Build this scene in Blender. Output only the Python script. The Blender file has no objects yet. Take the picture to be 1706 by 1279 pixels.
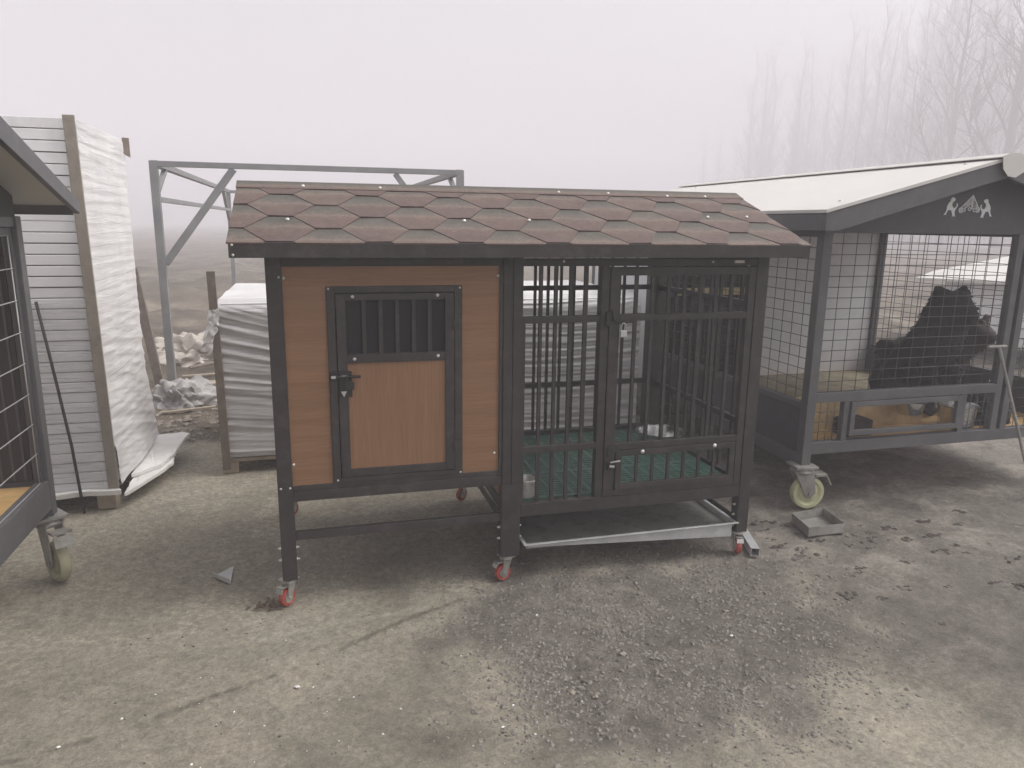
import bpy, bmesh, math, random
from mathutils import Vector, Matrix, noise
R = math.radians
random.seed(7)
sc = bpy.context.scene
col = sc.collection
V = Vector

# ---------------------------------------------------------------- helpers
ORG = {}          # object name -> world origin of its thing

def tag(o, label=None, cat=None, group=None, kind=None):
    if label: o['label'] = label
    if cat: o['category'] = cat
    if group: o['group'] = group
    if kind: o['kind'] = kind
    return o

def empty(name, loc, label=None, cat=None, group=None):
    o = bpy.data.objects.new(name, None)
    col.objects.link(o)
    o.location = loc
    o.empty_display_size = .1
    ORG[o.name] = V(loc)
    return tag(o, label, cat, group)

class MB:
    """collects geometry in world coordinates, links it as ONE mesh object"""
    def __init__(s): s.v = []; s.f = []; s.uv = None
    def add(s, vs, fs):
        n = len(s.v); s.v += [V(p) for p in vs]; s.f += [[i + n for i in f] for f in fs]; return s
    def box(s, x0, x1, y0, y1, z0, z1):
        return s.add([(x0,y0,z0),(x1,y0,z0),(x1,y1,z0),(x0,y1,z0),(x0,y0,z1),(x1,y0,z1),(x1,y1,z1),(x0,y1,z1)],
              [(0,3,2,1),(4,5,6,7),(0,1,5,4),(1,2,6,5),(2,3,7,6),(3,0,4,7)])
    def bar(s, p, q, w, h=None, up=(0,0,1), w2=None):
        p, q = V(p), V(q); h = h or w; d = (q-p).normalized(); up = V(up)
        if abs(d.dot(up)) > .99: up = V((0,1,0))
        a = d.cross(up).normalized(); b = a.cross(d).normalized()
        k = 1 if w2 is None else w2/w
        vs = [c + a*(i*w/2*m) + b*(j*h/2*m) for c, m in ((p,1),(q,k)) for i, j in ((-1,-1),(1,-1),(1,1),(-1,1))]
        return s.add(vs, [(0,3,2,1),(4,5,6,7),(0,1,5,4),(1,2,6,5),(2,3,7,6),(3,0,4,7)])
    def tube(s, pts, r, n=8, cap=True, r2=None):
        pts = [V(p) for p in pts]; m = len(pts); N0 = len(s.v); prev = None
        for i, p in enumerate(pts):
            d = (pts[min(i+1,m-1)] - pts[max(i-1,0)]).normalized()
            if prev is None:
                u = V((0,0,1)) if abs(d.z) < .9 else V((1,0,0))
                a = d.cross(u).normalized()
            else: a = (prev - d*prev.dot(d)).normalized()
            prev = a; b = d.cross(a)
            rr = r[i] if isinstance(r, (list, tuple)) else (r if r2 is None else r + (r2-r)*i/(m-1))
            for k in range(n):
                t = 2*math.pi*k/n; s.v.append(p + a*(math.cos(t)*rr) + b*(math.sin(t)*rr))
        for i in range(m-1):
            for k in range(n):
                k2 = (k+1) % n
                s.f.append([N0+i*n+k, N0+i*n+k2, N0+(i+1)*n+k2, N0+(i+1)*n+k])
        if cap:
            s.f.append([N0+k for k in range(n)][::-1]); s.f.append([N0+(m-1)*n+k for k in range(n)])
        return s
    def prism(s, pts, d):
        """polygon pts (3D, planar) extruded by vector d"""
        pts = [V(p) for p in pts]; n = len(pts); d = V(d)
        return s.add(pts + [p+d for p in pts], [list(range(n))[::-1], list(range(n,2*n))] + [[i,(i+1)%n,n+(i+1)%n,n+i] for i in range(n)])
    def lathe(s, c, prof, n=24, axis=(0,0,1), sx=1.0):
        c = V(c); ax = V(axis).normalized(); u = V((1,0,0)) if abs(ax.x) < .9 else V((0,1,0))
        a = ax.cross(u).normalized(); b = ax.cross(a); N0 = len(s.v)
        for r, h in prof:
            for k in range(n):
                t = 2*math.pi*k/n; s.v.append(c + ax*h + a*(r*math.cos(t)) + b*(r*math.sin(t)))
        for i in range(len(prof)-1):
            for k in range(n):
                k2 = (k+1) % n; s.f.append([N0+i*n+k, N0+i*n+k2, N0+(i+1)*n+k2, N0+(i+1)*n+k])
        return s
    def grid(s, fn, nu, nv):
        N0 = len(s.v)
        for j in range(nv+1):
            for i in range(nu+1): s.v.append(V(fn(i/nu, j/nv)))
        for j in range(nv):
            for i in range(nu):
                a = N0 + j*(nu+1) + i; s.f.append([a, a+1, a+nu+2, a+nu+1])
        return s
    def stone(s, c, r, fl=.6):
        st = [V((1,0,0)),V((0,1,0)),V((-1,0,0)),V((0,-1,0)),V((0,0,1)),V((.55,.55,.55)),V((-.6,.5,.45)),V((-.5,-.6,.5)),V((.6,-.5,.5))]
        a = random.uniform(0,6.3); ca, sa = math.cos(a), math.sin(a); k = random.uniform(.6,1)
        vs = []
        for p in st:
            q = p * r * random.uniform(.7,1.15)
            vs.append(V(c) + V((ca*q.x*k - sa*q.y, sa*q.x*k + ca*q.y, q.z*fl)))
        return s.add(vs, [(0,1,5),(1,6,5),(1,2,6),(2,7,6),(2,3,7),(3,8,7),(3,0,8),(0,5,8),(5,6,4),(6,7,4),(7,8,4),(8,5,4)])
    def build(s, name, mat, parent=None, loc=None, smooth=False, bevel=0, kind=None, recalc=True):
        org = ORG[parent.name] if parent is not None else V(loc or (0,0,0))
        me = bpy.data.meshes.new(name)
        me.from_pydata([tuple(p - org) for p in s.v], [], s.f)
        if recalc:
            bm = bmesh.new(); bm.from_mesh(me); bmesh.ops.recalc_face_normals(bm, faces=bm.faces); bm.to_mesh(me); bm.free()
        me.materials.append(mat)
        if smooth:
            me.shade_smooth()
            if smooth is not True: me.set_sharp_from_angle(angle=smooth)
        o = bpy.data.objects.new(name, me); col.objects.link(o)
        if parent is not None: o.parent = parent
        else: o.location = org
        ORG[o.name] = org
        if bevel:
            b = o.modifiers.new('bevel', 'BEVEL'); b.width = bevel; b.segments = 2; b.limit_method = 'ANGLE'; b.angle_limit = R(50)
        if kind: o['kind'] = kind
        return o

def fbm(x, y, z=0., o=4): return noise.fractal(V((x,y,z)), 1.0, 2.0, o)
def sstep(a, b, x):
    t = max(0., min(1., (x-a)/(b-a))); return t*t*(3-2*t)
def in_poly(x, y, P):
    c = False; j = len(P)-1
    for i in range(len(P)):
        if (P[i][1] > y) != (P[j][1] > y) and x < (P[j][0]-P[i][0])*(y-P[i][1])/(P[j][1]-P[i][1])+P[i][0]: c = not c
        j = i
    return c
def dist_seg(x, y, a, b):
    ax, ay = a; bx, by = b; L = (bx-ax)**2+(by-ay)**2
    t = max(0, min(1, ((x-ax)*(bx-ax)+(y-ay)*(by-ay))/L)); return math.hypot(x-ax-t*(bx-ax), y-ay-t*(by-ay))

# ---------------------------------------------------------------- materials
class NT:
    def __init__(s, name):
        s.m = bpy.data.materials.new(name); s.m.use_nodes = True; s.t = s.m.node_tree; s.N = s.t.nodes
        s.b = s.N['Principled BSDF']; s.tc = s.N.new('ShaderNodeTexCoord')
    def n(s, typ, **kw):
        o = s.N.new(typ)
        for k, v in kw.items():
            if k.startswith('i_'): o.inputs[k[2:].replace('_',' ')].default_value = v
            else: setattr(o, k, v)
        return o
    def l(s, a, b): s.t.links.new(a, b)
    def coords(s, scale=(1,1,1), rot=(0,0,0)):
        m = s.n('ShaderNodeMapping'); m.inputs['Scale'].default_value = scale; m.inputs['Rotation'].default_value = rot
        s.l(s.tc.outputs['Object'], m.inputs['Vector']); return m.outputs['Vector']
    def noise(s, scale, detail=4, rough=.55, vec=None, dist=0):
        o = s.n('ShaderNodeTexNoise'); o.inputs['Scale'].default_value = scale; o.inputs['Detail'].default_value = detail
        o.inputs['Roughness'].default_value = rough; o.inputs['Distortion'].default_value = dist
        s.l(vec if vec is not None else s.coords(), o.inputs['Vector']); return o.outputs['Fac']
    def ramp(s, fac, stops):
        o = s.n('ShaderNodeValToRGB'); e = o.color_ramp.elements
        while len(e) < len(stops): e.new(.5)
        for i, (p, c) in enumerate(stops):
            e[i].position = p; e[i].color = (c if len(c) == 4 else (*c, 1)) if not isinstance(c, (int,float)) else (c,c,c,1)
        s.l(fac, o.inputs['Fac']); return o.outputs['Color']
    def mix(s, fac, a, b, mode='MIX'):
        o = s.n('ShaderNodeMix', data_type='RGBA', blend_type=mode)
        for k, x in ((0,fac),(6,a),(7,b)):
            if isinstance(x, (int,float)): o.inputs[k].default_value = x if k == 0 else (x,x,x,1)
            elif isinstance(x, tuple): o.inputs[k].default_value = (*x[:3],1)
            else: s.l(x, o.inputs[k])
        return o.outputs[2]
    def math(s, op, a, b=0.):
        o = s.n('ShaderNodeMath', operation=op)
        for k, x in ((0,a),(1,b)):
            if isinstance(x, (int,float)): o.inputs[k].default_value = x
            else: s.l(x, o.inputs[k])
        return o.outputs[0]
    def bump(s, h, strength=.3, dist=.01):
        o = s.n('ShaderNodeBump'); o.inputs['Strength'].default_value = strength; o.inputs['Distance'].default_value = dist
        s.l(h, o.inputs['Height']); s.l(o.outputs['Normal'], s.b.inputs['Normal'])
    def set(s, **kw):
        for k, v in kw.items():
            i = s.b.inputs[k.replace('_',' ')]
            if isinstance(v, (int,float)): i.default_value = v
            elif isinstance(v, tuple): i.default_value = (*v,1)
            else: s.l(v, i)
        return s

def simple(name, c1, c2, scale=8, rough=.5, metal=0., bump=0., bscale=60, r2=None, dust=None):
    t = NT(name)
    f = t.noise(scale, 5, .6)
    c = t.ramp(f, [(.3,c1),(.7,c2)])
    if dust:     # settled dust and rubbed patches
        d = t.ramp(t.noise(scale*2.3, 6, .7), [(.5,0.),(.75,1.)])
        c = t.mix(t.math('MULTIPLY', d, dust[3]), c, dust[:3])
    t.set(Base_Color=c, Metallic=metal, Roughness=t.ramp(f, [(.3,rough),(.7,r2 or rough*1.25)]))
    if bump: t.bump(t.noise(bscale, 4, .6), bump, .004)
    return t.m

M = {}
M['dark'] = simple('brown_black_powder_coat', (.027,.023,.023), (.038,.032,.031), 6, .42, 0, .05, 300, .58, dust=(.15,.135,.12,.30))
M['grey'] = simple('grey_powder_coat', (.082,.080,.085), (.110,.107,.112), 5, .42, 0, .04, 200, .6, dust=(.2,.19,.17,.3))
M['greydark'] = simple('dark_grey_sheet', (.055,.055,.062), (.075,.072,.08), 3, .5, 0, .03, 100, dust=(.13,.12,.11,.3))
M['black'] = simple('black_sheet', (.018,.016,.016), (.03,.026,.026), 5, .6)
M['zinc'] = simple('zinc_plated_steel', (.42,.42,.40), (.62,.61,.58), 30, .32, .85, .05, 80, .5)
M['galv'] = simple('galvanised_steel', (.42,.425,.43), (.58,.585,.58), 9, .42, .25, .04, 40, .6, dust=(.30,.27,.22,.4))
M['galvdirty'] = simple('soiled_galvanised_sheet', (.24,.23,.21), (.40,.39,.36), 7, .5, .3, .1, 30, .7, dust=(.13,.11,.08,.75))
M['steel'] = simple('stainless_steel', (.62,.62,.61), (.75,.75,.74), 12, .18, 1., 0, 50, .3)
M['red'] = simple('red_urethane', (.34,.045,.03), (.42,.07,.05), 20, .4, dust=(.25,.18,.14,.35))
M['cream'] = simple('cream_nylon', (.50,.50,.29), (.60,.60,.38), 8, .4, 0, .03, 60, dust=(.33,.30,.2,.6))
M['soiled'] = simple('soiled_nylon', (.36,.34,.22), (.48,.46,.32), 8, .5, 0, .05, 60, dust=(.24,.21,.15,.7))
M['enamel'] = simple('bright_tinned_steel', (.62,.61,.57), (.78,.77,.73), 14, .25, .35)
M['bolt'] = simple('bright_screw', (.65,.63,.58), (.8,.78,.72), 40, .3, .6)
M['white'] = simple('white_roof_sheet', (.57,.55,.52), (.63,.61,.58), 3, .45, 0, .03, 12, dust=(.6,.56,.5,.4))
M['foam'] = simple('white_foam', (.70,.68,.66), (.80,.78,.76), 6, .8, 0, .25, 45, dust=(.5,.46,.4,.35))
M['panelwhite'] = simple('pale_sandwich_panel', (.74,.74,.76), (.80,.80,.81), 2, .5, dust=(.4,.38,.34,.35))
M['soffit'] = simple('pale_soffit_board', (.5,.5,.47), (.58,.58,.55), 2, .6)
M['void'] = simple('interior_shade', (.010,.009,.009), (.014,.013,.013), 5, .7)  # near black standing in for the unlit cabin interior
M['film'] = None
M['timber'] = simple('raw_timber', (.30,.25,.19), (.40,.335,.26), 10, .8, 0, .3, 60, dust=(.2,.16,.12,.5))
M['oldwood'] = simple('weathered_timber', (.13,.105,.085), (.22,.18,.15), 14, .85, 0, .4, 50)
M['ply'] = simple('yellow_plywood', (.44,.27,.10), (.58,.38,.16), 9, .7, 0, .2, 40, dust=(.3,.2,.1,.6))
M['straw'] = simple('yellow_straw', (.48,.33,.12), (.66,.49,.22), 60, .8)
M['plyv'] = simple('tan_board', (.36,.25,.13), (.52,.38,.21), 9, .7, 0, .2, 40, dust=(.2,.14,.08,.7))
M['sand'] = simple('soiled_floor_litter', (.16,.13,.09), (.30,.26,.18), 9, .95, 0, .6, 50, dust=(.09,.10,.06,.8))
M['green'] = simple('green_plastic', (.045,.115,.09), (.065,.15,.12), 8, .45, 0, .05, 100, dust=(.09,.10,.08,.5))
M['bark'] = simple('grey_bark', (.13,.098,.082), (.19,.15,.128), 4, .9)
M['fur'] = simple('black_fur', (.012,.010,.010), (.022,.018,.017), 20, .75)
M['furbrown'] = simple('dark_brown_fur', (.022,.012,.011), (.034,.018,.017), 20, .75)
M['bag'] = simple('black_polythene', (.012,.012,.012), (.02,.02,.02), 10, .16, 0, .5, 22, .28)
M['tarp'] = simple('grey_tarpaulin', (.27,.26,.25), (.42,.40,.39), 5, .5, 0, .4, 18, dust=(.2,.17,.13,.6))
M['plastic'] = simple('crumpled_white_film', (.34,.30,.26), (.50,.46,.41), 6, .6, 0, .5, 15, dust=(.35,.29,.22,.6))
M['stone'] = simple('gravel_stone', (.08,.073,.065), (.29,.265,.235), 75, .85, 0, .3, 80)
M['rubble'] = simple('rubble_stone', (.16,.135,.11), (.36,.32,.27), 7, .9, 0, .4, 50)
M['clod'] = simple('dark_clod', (.05,.042,.036), (.10,.085,.07), 30, .95, 0, .5, 80)
M['leaf'] = simple('dry_leaf', (.07,.045,.03), (.15,.10,.07), 30, .9)
M['emblem'] = simple('white_emblem_sheet', (.72,.72,.72), (.8,.8,.8), 10, .5)
M['strip'] = simple('yellow_batten', (.55,.47,.24), (.65,.56,.30), 10, .7)

def wood_mat(name, vertical):
    t = NT(name)
    sc1 = (34,34,1.6) if vertical else (1.6,34,34)
    v = t.coords(sc1)
    g = t.noise(1.6, 7, .62, v, .9)
    v2 = t.coords((5,5,.55) if vertical else (.55,5,5))
    w = t.n('ShaderNodeTexWave', wave_type='RINGS'); w.inputs['Scale'].default_value = .9; w.inputs['Distortion'].default_value = 9; w.inputs['Detail'].default_value = 3
    t.l(v2, w.inputs['Vector'])
    fine = t.noise(3, 8, .7, t.coords((120,120,3) if vertical else (3,120,120)))
    a = t.ramp(g, [(.25,(.205,.105,.053)),(.5,(.255,.136,.071)),(.75,(.31,.172,.093))])
    b = t.ramp(w.outputs['Fac'], [(.1,(.225,.116,.058)),(.45,(.265,.142,.074)),(.8,(.285,.156,.083))])
    c = t.mix(.42, a, b)
    c = t.mix(t.math('MULTIPLY', t.ramp(fine, [(.48,0.),(.70,1.)]), .55), c, (.135,.066,.034))
    c = t.mix(t.math('MULTIPLY', t.ramp(t.noise(2.2,5,.6), [(.4,0.),(.8,1.)]), .32), c, (.185,.105,.062))
    t.set(Base_Color=c, Roughness=.42)
    t.bump(fine, .10, .002)
    return t.m
M['woodh'] = wood_mat('walnut_laminate_across', False)
M['woodv'] = wood_mat('walnut_laminate_upright', True)

def film_mat(k=1.):
    t = NT('white_stretch_film')
    f = t.noise(5, 6, .6); v = t.coords((1.5,1.5,26), (0,.12,0)); g = t.noise(1.4, 6, .65, v, 1.2)
    c = t.ramp(f, [(.3,(.60*k,.59*k,.59*k)),(.7,(.74*k,.72*k,.71*k))])
    c = t.mix(t.math('MULTIPLY', t.ramp(t.noise(3.1,5,.7), [(.52,0.),(.8,1.)]), .35), c, (.5,.46,.42))
    t.set(Base_Color=c, Roughness=t.ramp(g, [(.3,.28),(.7,.5)]))
    t.b.inputs['Coat Weight'].default_value = .25
    t.bump(g, .55, .012)
    return t.m
M['film'] = film_mat(); M['film_shaded'] = film_mat(.78)  # second film is a darkened copy for the shaded front of the low stack

def shingle_mat():
    t = NT('asphalt_shingle')
    uv = t.n('ShaderNodeUVMap'); uv.uv_map = 'UVMap'
    sep = t.n('ShaderNodeSeparateXYZ'); t.l(uv.outputs['UV'], sep.inputs['Vector'])
    wob = t.noise(14, 4, .6)
    v = t.math('ADD', sep.outputs['Y'], t.math('MULTIPLY', t.math('SUBTRACT', wob, .5), .28))
    band = t.ramp(v, [(0.,(.100,.066,.058)),(.42,(.122,.080,.068)),(.50,(.135,.096,.080)),(.57,(.180,.142,.112)),(.66,(.118,.102,.087)),(.80,(.082,.085,.070)),(1.,(.052,.060,.050))])
    hue = t.ramp(sep.outputs['X'], [(0.,(.080,.060,.054)),(.35,(.122,.084,.072)),(.7,(.102,.074,.068)),(1.,(.136,.106,.086))])
    c = t.mix(.34, band, hue)
    g = t.noise(420, 3, .7); g2 = t.noise(150, 3, .7)
    c = t.mix(.55, c, t.ramp(g, [(.3,.28),(.5,.5),(.72,.82)]), 'OVERLAY')
    c = t.mix(.55, c, t.ramp(g2, [(.3,.25),(.7,.8)]), 'OVERLAY')
    c = t.mix(.35, c, t.ramp(t.noise(30,5,.7), [(.3,.25),(.7,.78)]), 'OVERLAY')
    c = t.mix(t.math('MULTIPLY', t.ramp(t.noise(5,5,.7), [(.5,0.),(.75,1.)]), .3), c, (.17,.145,.12))
    t.set(Base_Color=c, Roughness=.85)
    t.bump(g, .5, .003)
    return t.m
M['shingle'] = shingle_mat()

def ground_mat():
    t = NT('yard_ground')
    at = t.n('ShaderNodeVertexColor'); at.layer_name = 'zones'
    sep = t.n('ShaderNodeSeparateColor'); t.l(at.outputs['Color'], sep.inputs['Color'])
    dirt, stain_shade, field = sep.outputs[0], sep.outputs[1], sep.outputs[2]  # second channel: ground stains plus the shade painted under the kennel
    n1 = t.noise(1.3, 6, .62); n2 = t.noise(6, 7, .65, None, .6); n3 = t.noise(46, 6, .7); n4 = t.noise(220, 4, .75)
    conc = t.ramp(n2, [(.2,(.225,.20,.153)),(.5,(.302,.270,.212)),(.8,(.368,.332,.265))])
    conc = t.mix(t.ramp(n1, [(.35,0.),(.7,.6)]), conc, (.40,.368,.29))
    conc = t.mix(t.math('MULTIPLY', t.ramp(t.noise(3.2,7,.7,None,1.5), [(.5,0.),(.66,1.)]), .45), conc, (.20,.185,.155))
    conc = t.mix(.5, conc, t.ramp(n3, [(.3,.25),(.7,.75)]), 'OVERLAY')
    conc = t.mix(.35, conc, t.ramp(t.noise(95,5,.75), [(.35,.25),(.65,.75)]), 'OVERLAY')
    conc = t.mix(t.math('MULTIPLY', t.ramp(t.noise(17,6,.72,None,.8), [(.56,0.),(.68,1.)]), .35), conc, (.17,.155,.13))
    conc = t.mix(t.math('MULTIPLY', t.ramp(n4, [(.66,0.),(.76,1.)]), .5), conc, (.40,.37,.32))
    drt = t.ramp(n3, [(.28,(.095,.083,.070)),(.5,(.175,.156,.133)),(.72,(.285,.258,.220))])
    drt = t.mix(t.ramp(n2, [(.4,0.),(.7,.65)]), drt, (.125,.112,.098))
    drt = t.mix(t.math('MULTIPLY', t.ramp(t.noise(2.4,7,.7,None,1.), [(.5,0.),(.64,1.)]), .7), drt, (.34,.305,.258))
    drt = t.mix(.6, drt, t.ramp(n4, [(.35,.15),(.65,.85)]), 'OVERLAY')
    drt = t.mix(t.math('MULTIPLY', t.ramp(t.noise(14,6,.75,None,.6), [(.52,0.),(.66,1.)]), .5), drt, (.105,.094,.082))
    fld = t.ramp(t.noise(.9,7,.7), [(.34,(.055,.042,.028)),(.52,(.115,.092,.064)),(.68,(.22,.185,.138))])
    fld = t.mix(.4, fld, t.ramp(n3, [(.3,.25),(.7,.75)]), 'OVERLAY')
    rag = t.math('ADD', dirt, t.math('MULTIPLY', t.math('SUBTRACT', n3, .5), .9))
    c = t.mix(t.ramp(rag, [(.3,0.),(.7,1.)]), conc, drt)
    c = t.mix(field, c, fld)
    st = t.math('ADD', stain_shade, t.math('MULTIPLY', t.math('SUBTRACT', n3, .5), .5))
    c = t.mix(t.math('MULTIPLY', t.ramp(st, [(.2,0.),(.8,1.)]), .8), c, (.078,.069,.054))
    c = t.mix(t.math('MULTIPLY', at.outputs['Alpha'], t.ramp(n3, [(.35,.1),(.6,.9)])), c, (.42,.395,.33))
    c = t.mix(.45, c, t.ramp(t.noise(30,8,.75,None,.5), [(.36,.22),(.5,.5),(.64,.80)]), 'OVERLAY')
    c = t.mix(.35, c, t.ramp(t.noise(130,5,.8), [(.36,.2),(.64,.8)]), 'OVERLAY')
    t.set(Base_Color=c, Roughness=t.ramp(n2, [(.3,.72),(.7,.95)]))
    h = t.math('ADD', t.math('MULTIPLY', n3, .6), t.math('MULTIPLY', n4, .4))
    bp = t.n('ShaderNodeBump'); bp.inputs['Distance'].default_value = .012
    t.l(h, bp.inputs['Height']); t.l(t.ramp(dirt, [(0.,.4),(1.,1.)]), bp.inputs['Strength']); t.l(bp.outputs['Normal'], t.b.inputs['Normal'])
    return t.m
M['ground'] = ground_mat()

# ---------------------------------------------------------------- camera
CAM = V((.15166, -2.81035, 1.5)); FOC = 1228.57; PITCH, ROLL, YAW = .214338, .012196, .268586
Fw = V((math.sin(YAW)*math.cos(PITCH), math.cos(YAW)*math.cos(PITCH), -math.sin(PITCH)))
Rt = V((math.cos(YAW), -math.sin(YAW), 0)); Up = Rt.cross(Fw)
R2 = math.cos(ROLL)*Rt + math.sin(ROLL)*Up; U2 = -math.sin(ROLL)*Rt + math.cos(ROLL)*Up
cd = bpy.data.cameras.new('camera'); cam = bpy.data.objects.new('camera', cd); col.objects.link(cam)
cd.sensor_width = 36; cd.lens = FOC*36/1706; cd.clip_end = 2000; cd.clip_start = .05
m = Matrix((R2, U2, -Fw)).transposed().to_4x4(); m.translation = CAM; cam.matrix_world = m
sc.camera = cam

# ---------------------------------------------------------------- light
SUN_EL, SUN_AZ = R(52), R(98)          # azimuth clockwise from +Y
w = bpy.data.worlds.new('World'); sc.world = w; w.use_nodes = True
nt = w.node_tree; bg = nt.nodes['Background']
sky = nt.nodes.new('ShaderNodeTexSky'); sky.sky_type = 'NISHITA'; sky.sun_disc = False
sky.sun_elevation = SUN_EL; sky.sun_rotation = SUN_AZ; sky.dust_density = 6; sky.air_density = 1.2; sky.ozone_density = 1
hs = nt.nodes.new('ShaderNodeHueSaturation'); hs.inputs['Saturation'].default_value = .12; hs.inputs['Value'].default_value = 1.0
nt.links.new(sky.outputs['Color'], hs.inputs['Color']); nt.links.new(hs.outputs['Color'], bg.inputs['Color'])
bg.inputs['Strength'].default_value = .122
ld = bpy.data.lights.new('sun', 'SUN'); ld.energy = 1.5; ld.angle = R(40); ld.color = (1,.97,.93)
lo = bpy.data.objects.new('sun', ld); col.objects.link(lo)
sd = V((math.sin(SUN_AZ)*math.cos(SUN_EL), math.cos(SUN_AZ)*math.cos(SUN_EL), math.sin(SUN_EL)))
lo.rotation_euler = sd.to_track_quat('Z', 'Y').to_euler(); lo.location = (6,6,12)
sc.view_settings.view_transform = 'Standard'; sc.view_settings.look = 'None'; sc.view_settings.exposure = .72
sc.view_settings.gamma = 1
sc.cycles.volume_bounces = 4; sc.cycles.max_bounces = 8

# haze: one closed box round the whole scene
hz = MB().box(-232,232,-70,262,-3.0,27).build('haze', None or bpy.data.materials.new('haze_air'), recalc=True)
hm = hz.data.materials[0]; hm.use_nodes = True; hm.node_tree.nodes.clear()
ho = hm.node_tree.nodes.new('ShaderNodeOutputMaterial'); pv = hm.node_tree.nodes.new('ShaderNodeVolumePrincipled')
pv.inputs['Color'].default_value = (.912,.890,.936,1); pv.inputs['Density'].default_value = .0143; pv.inputs['Density Attribute'].default_value = ''
pv.inputs['Anisotropy'].default_value = .0
hm.node_tree.links.new(pv.outputs['Volume'], ho.inputs['Volume'])
tag(hz, kind='stuff')

# ---------------------------------------------------------------- ground
GRAVEL = [(.78,-.10),(1.3,-.02),(2.08,-.06),(2.2,-.3),(1.95,-.75),(1.6,-1.02),(1.05,-1.05),(.70,-.80)]
SEAM = [(-.80,-.72),(-.45,-.63),(-.2,-.52),(.12,-.40),(.32,-.28),(.48,-.19),(.7,-.10)]
def edge_d(x, y, P): return min(dist_seg(x, y, P[i], P[(i+1)%len(P)]) for i in range(len(P)))
PALE = [(-.12,-.22),(.15,-.165),(.4,-.15),(.62,-.10),(.92,-.06)]
def zone(x, y):
    n = fbm(x*1.1, y*1.1, 3); n2 = fbm(x*3.5, y*3.5, 9)
    d = 0.
    # dirt yard to the right of the concrete
    r = (x - 1.62) * .8 + (y + .15) * .12 + n*.5 + n2*.18
    d = sstep(-.15, .60, r) * .72
    if .3 < x < 2.6 and -1.5 < y < .4:
        e = edge_d(x, y, GRAVEL); e = e if in_poly(x, y, GRAVEL) else -e
        d = max(d, .92*sstep(-.32, .16, e + n2*.22 + n*.12))
    # soil under and behind the kennels
    f = sstep(2.38, 2.52, y + n2*.06 + (.6 if x > 2.4 else 0)*0)
    s = 0.
    # shade under the main kennel, painted in as darker ground
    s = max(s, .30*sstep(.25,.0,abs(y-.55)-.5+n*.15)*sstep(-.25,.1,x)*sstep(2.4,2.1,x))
    ds = min(dist_seg(x, y, SEAM[i], SEAM[i+1]) for i in range(len(SEAM)-1))
    s = max(s, .95*sstep(.028 + .012*n, .0, ds + abs(n2)*.012))
    if y < -.3 and x < .9:      # greyer slab in front of the seam
        s = max(s, (.42+.25*n)*sstep(.40, 0, ds)*(1 if y < (-.46 + .42*x) else .25))
    s = max(s, .75*sstep(.25,.62, n2 + n*.3)*sstep(2.1,2.6,x)*(1-f))
    s = max(s, (.40 + .25*n2)*sstep(-.62,-.12, y + .30*n + .12*n2)*sstep(-.35,.15,x + .25*n)*sstep(.9,.3,y)*(1-f))
    s = max(s, .34*sstep(.05,.55, fbm(x*.9+3,y*1.3,6) + .35*n2)*(1-f))
    s = max(s, .30*sstep(.2,.6,fbm(x*1.7+5,y*2.2,1)))
    s = max(s, (.56 + .22*n + .10*n2)*sstep(.25,-.50, y + .30*n)*(1-f))
    l_ = 0. if y > .1 or y < -.5 else (.5+.9*n2)*sstep(.035, .0, min(dist_seg(x, y, PALE[i], PALE[i+1]) for i in range(len(PALE)-1)) + abs(n2)*.03)
    return d*(1-f), s*(1-.7*f), f, max(0., min(1., l_))
def gz(x, y):
    d, s, f, l_ = zone(x, y)
    z = -.004 + .003*fbm(x*2, y*2, 5)
    z += d*(.016*fbm(x*8, y*8, 2, 6) - .004)
    if y > 2.3 or abs(x) > 8:
        k = sstep(2.6, 14, math.hypot(x-.5, y-1)) * f
        z += f*.02*fbm(x*5, y*5, 4) + sstep(4.2,7,y)*sstep(40,15,y)*.16*abs(fbm(x*.7, y*2.2, 8, 5)) + k*(.30*fbm(x*.22, y*.5, 7) + .14*abs(fbm(x*.5, y*1.6, 8)) - .06)
    return z
def axis(a, b, st, ends, g):
    c = []; v = a
    while v < b: c.append(v); v += st
    lo_, hi_ = [], []; s = st; v = a
    while v > ends[0]: s = min(s*g, 12); v -= s; lo_.append(max(v, ends[0]))
    s = st; v = c[-1]
    while v < ends[1]: s = min(s*g, 12); v += s; hi_.append(min(v, ends[1]))
    return lo_[::-1] + c + hi_
def make_ground():
    xs = axis(-1.7, 4.0, .022, (-225, 225), 1.09); ys = axis(-1.6, 1.5, .022, (-60, 255), 1.06)
    nx = len(xs); vs = []; cols = []
    for y in ys:
        for x in xs:
            vs.append((x, y, gz(x, y))); d, s, f, l_ = zone(x, y); cols += [d, s, f, l_]
    fs = [(j*nx+i, j*nx+i+1, (j+1)*nx+i+1, (j+1)*nx+i) for j in range(len(ys)-1) for i in range(nx-1)]
    me = bpy.data.meshes.new('ground'); me.from_pydata(vs, [], fs); me.materials.append(M['ground'])
    ca = me.color_attributes.new('zones', 'FLOAT_COLOR', 'POINT'); ca.data.foreach_set('color', cols)
    me.shade_smooth()
    o = bpy.data.objects.new('ground', me); col.objects.link(o); tag(o, kind='structure')
make_ground()

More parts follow.
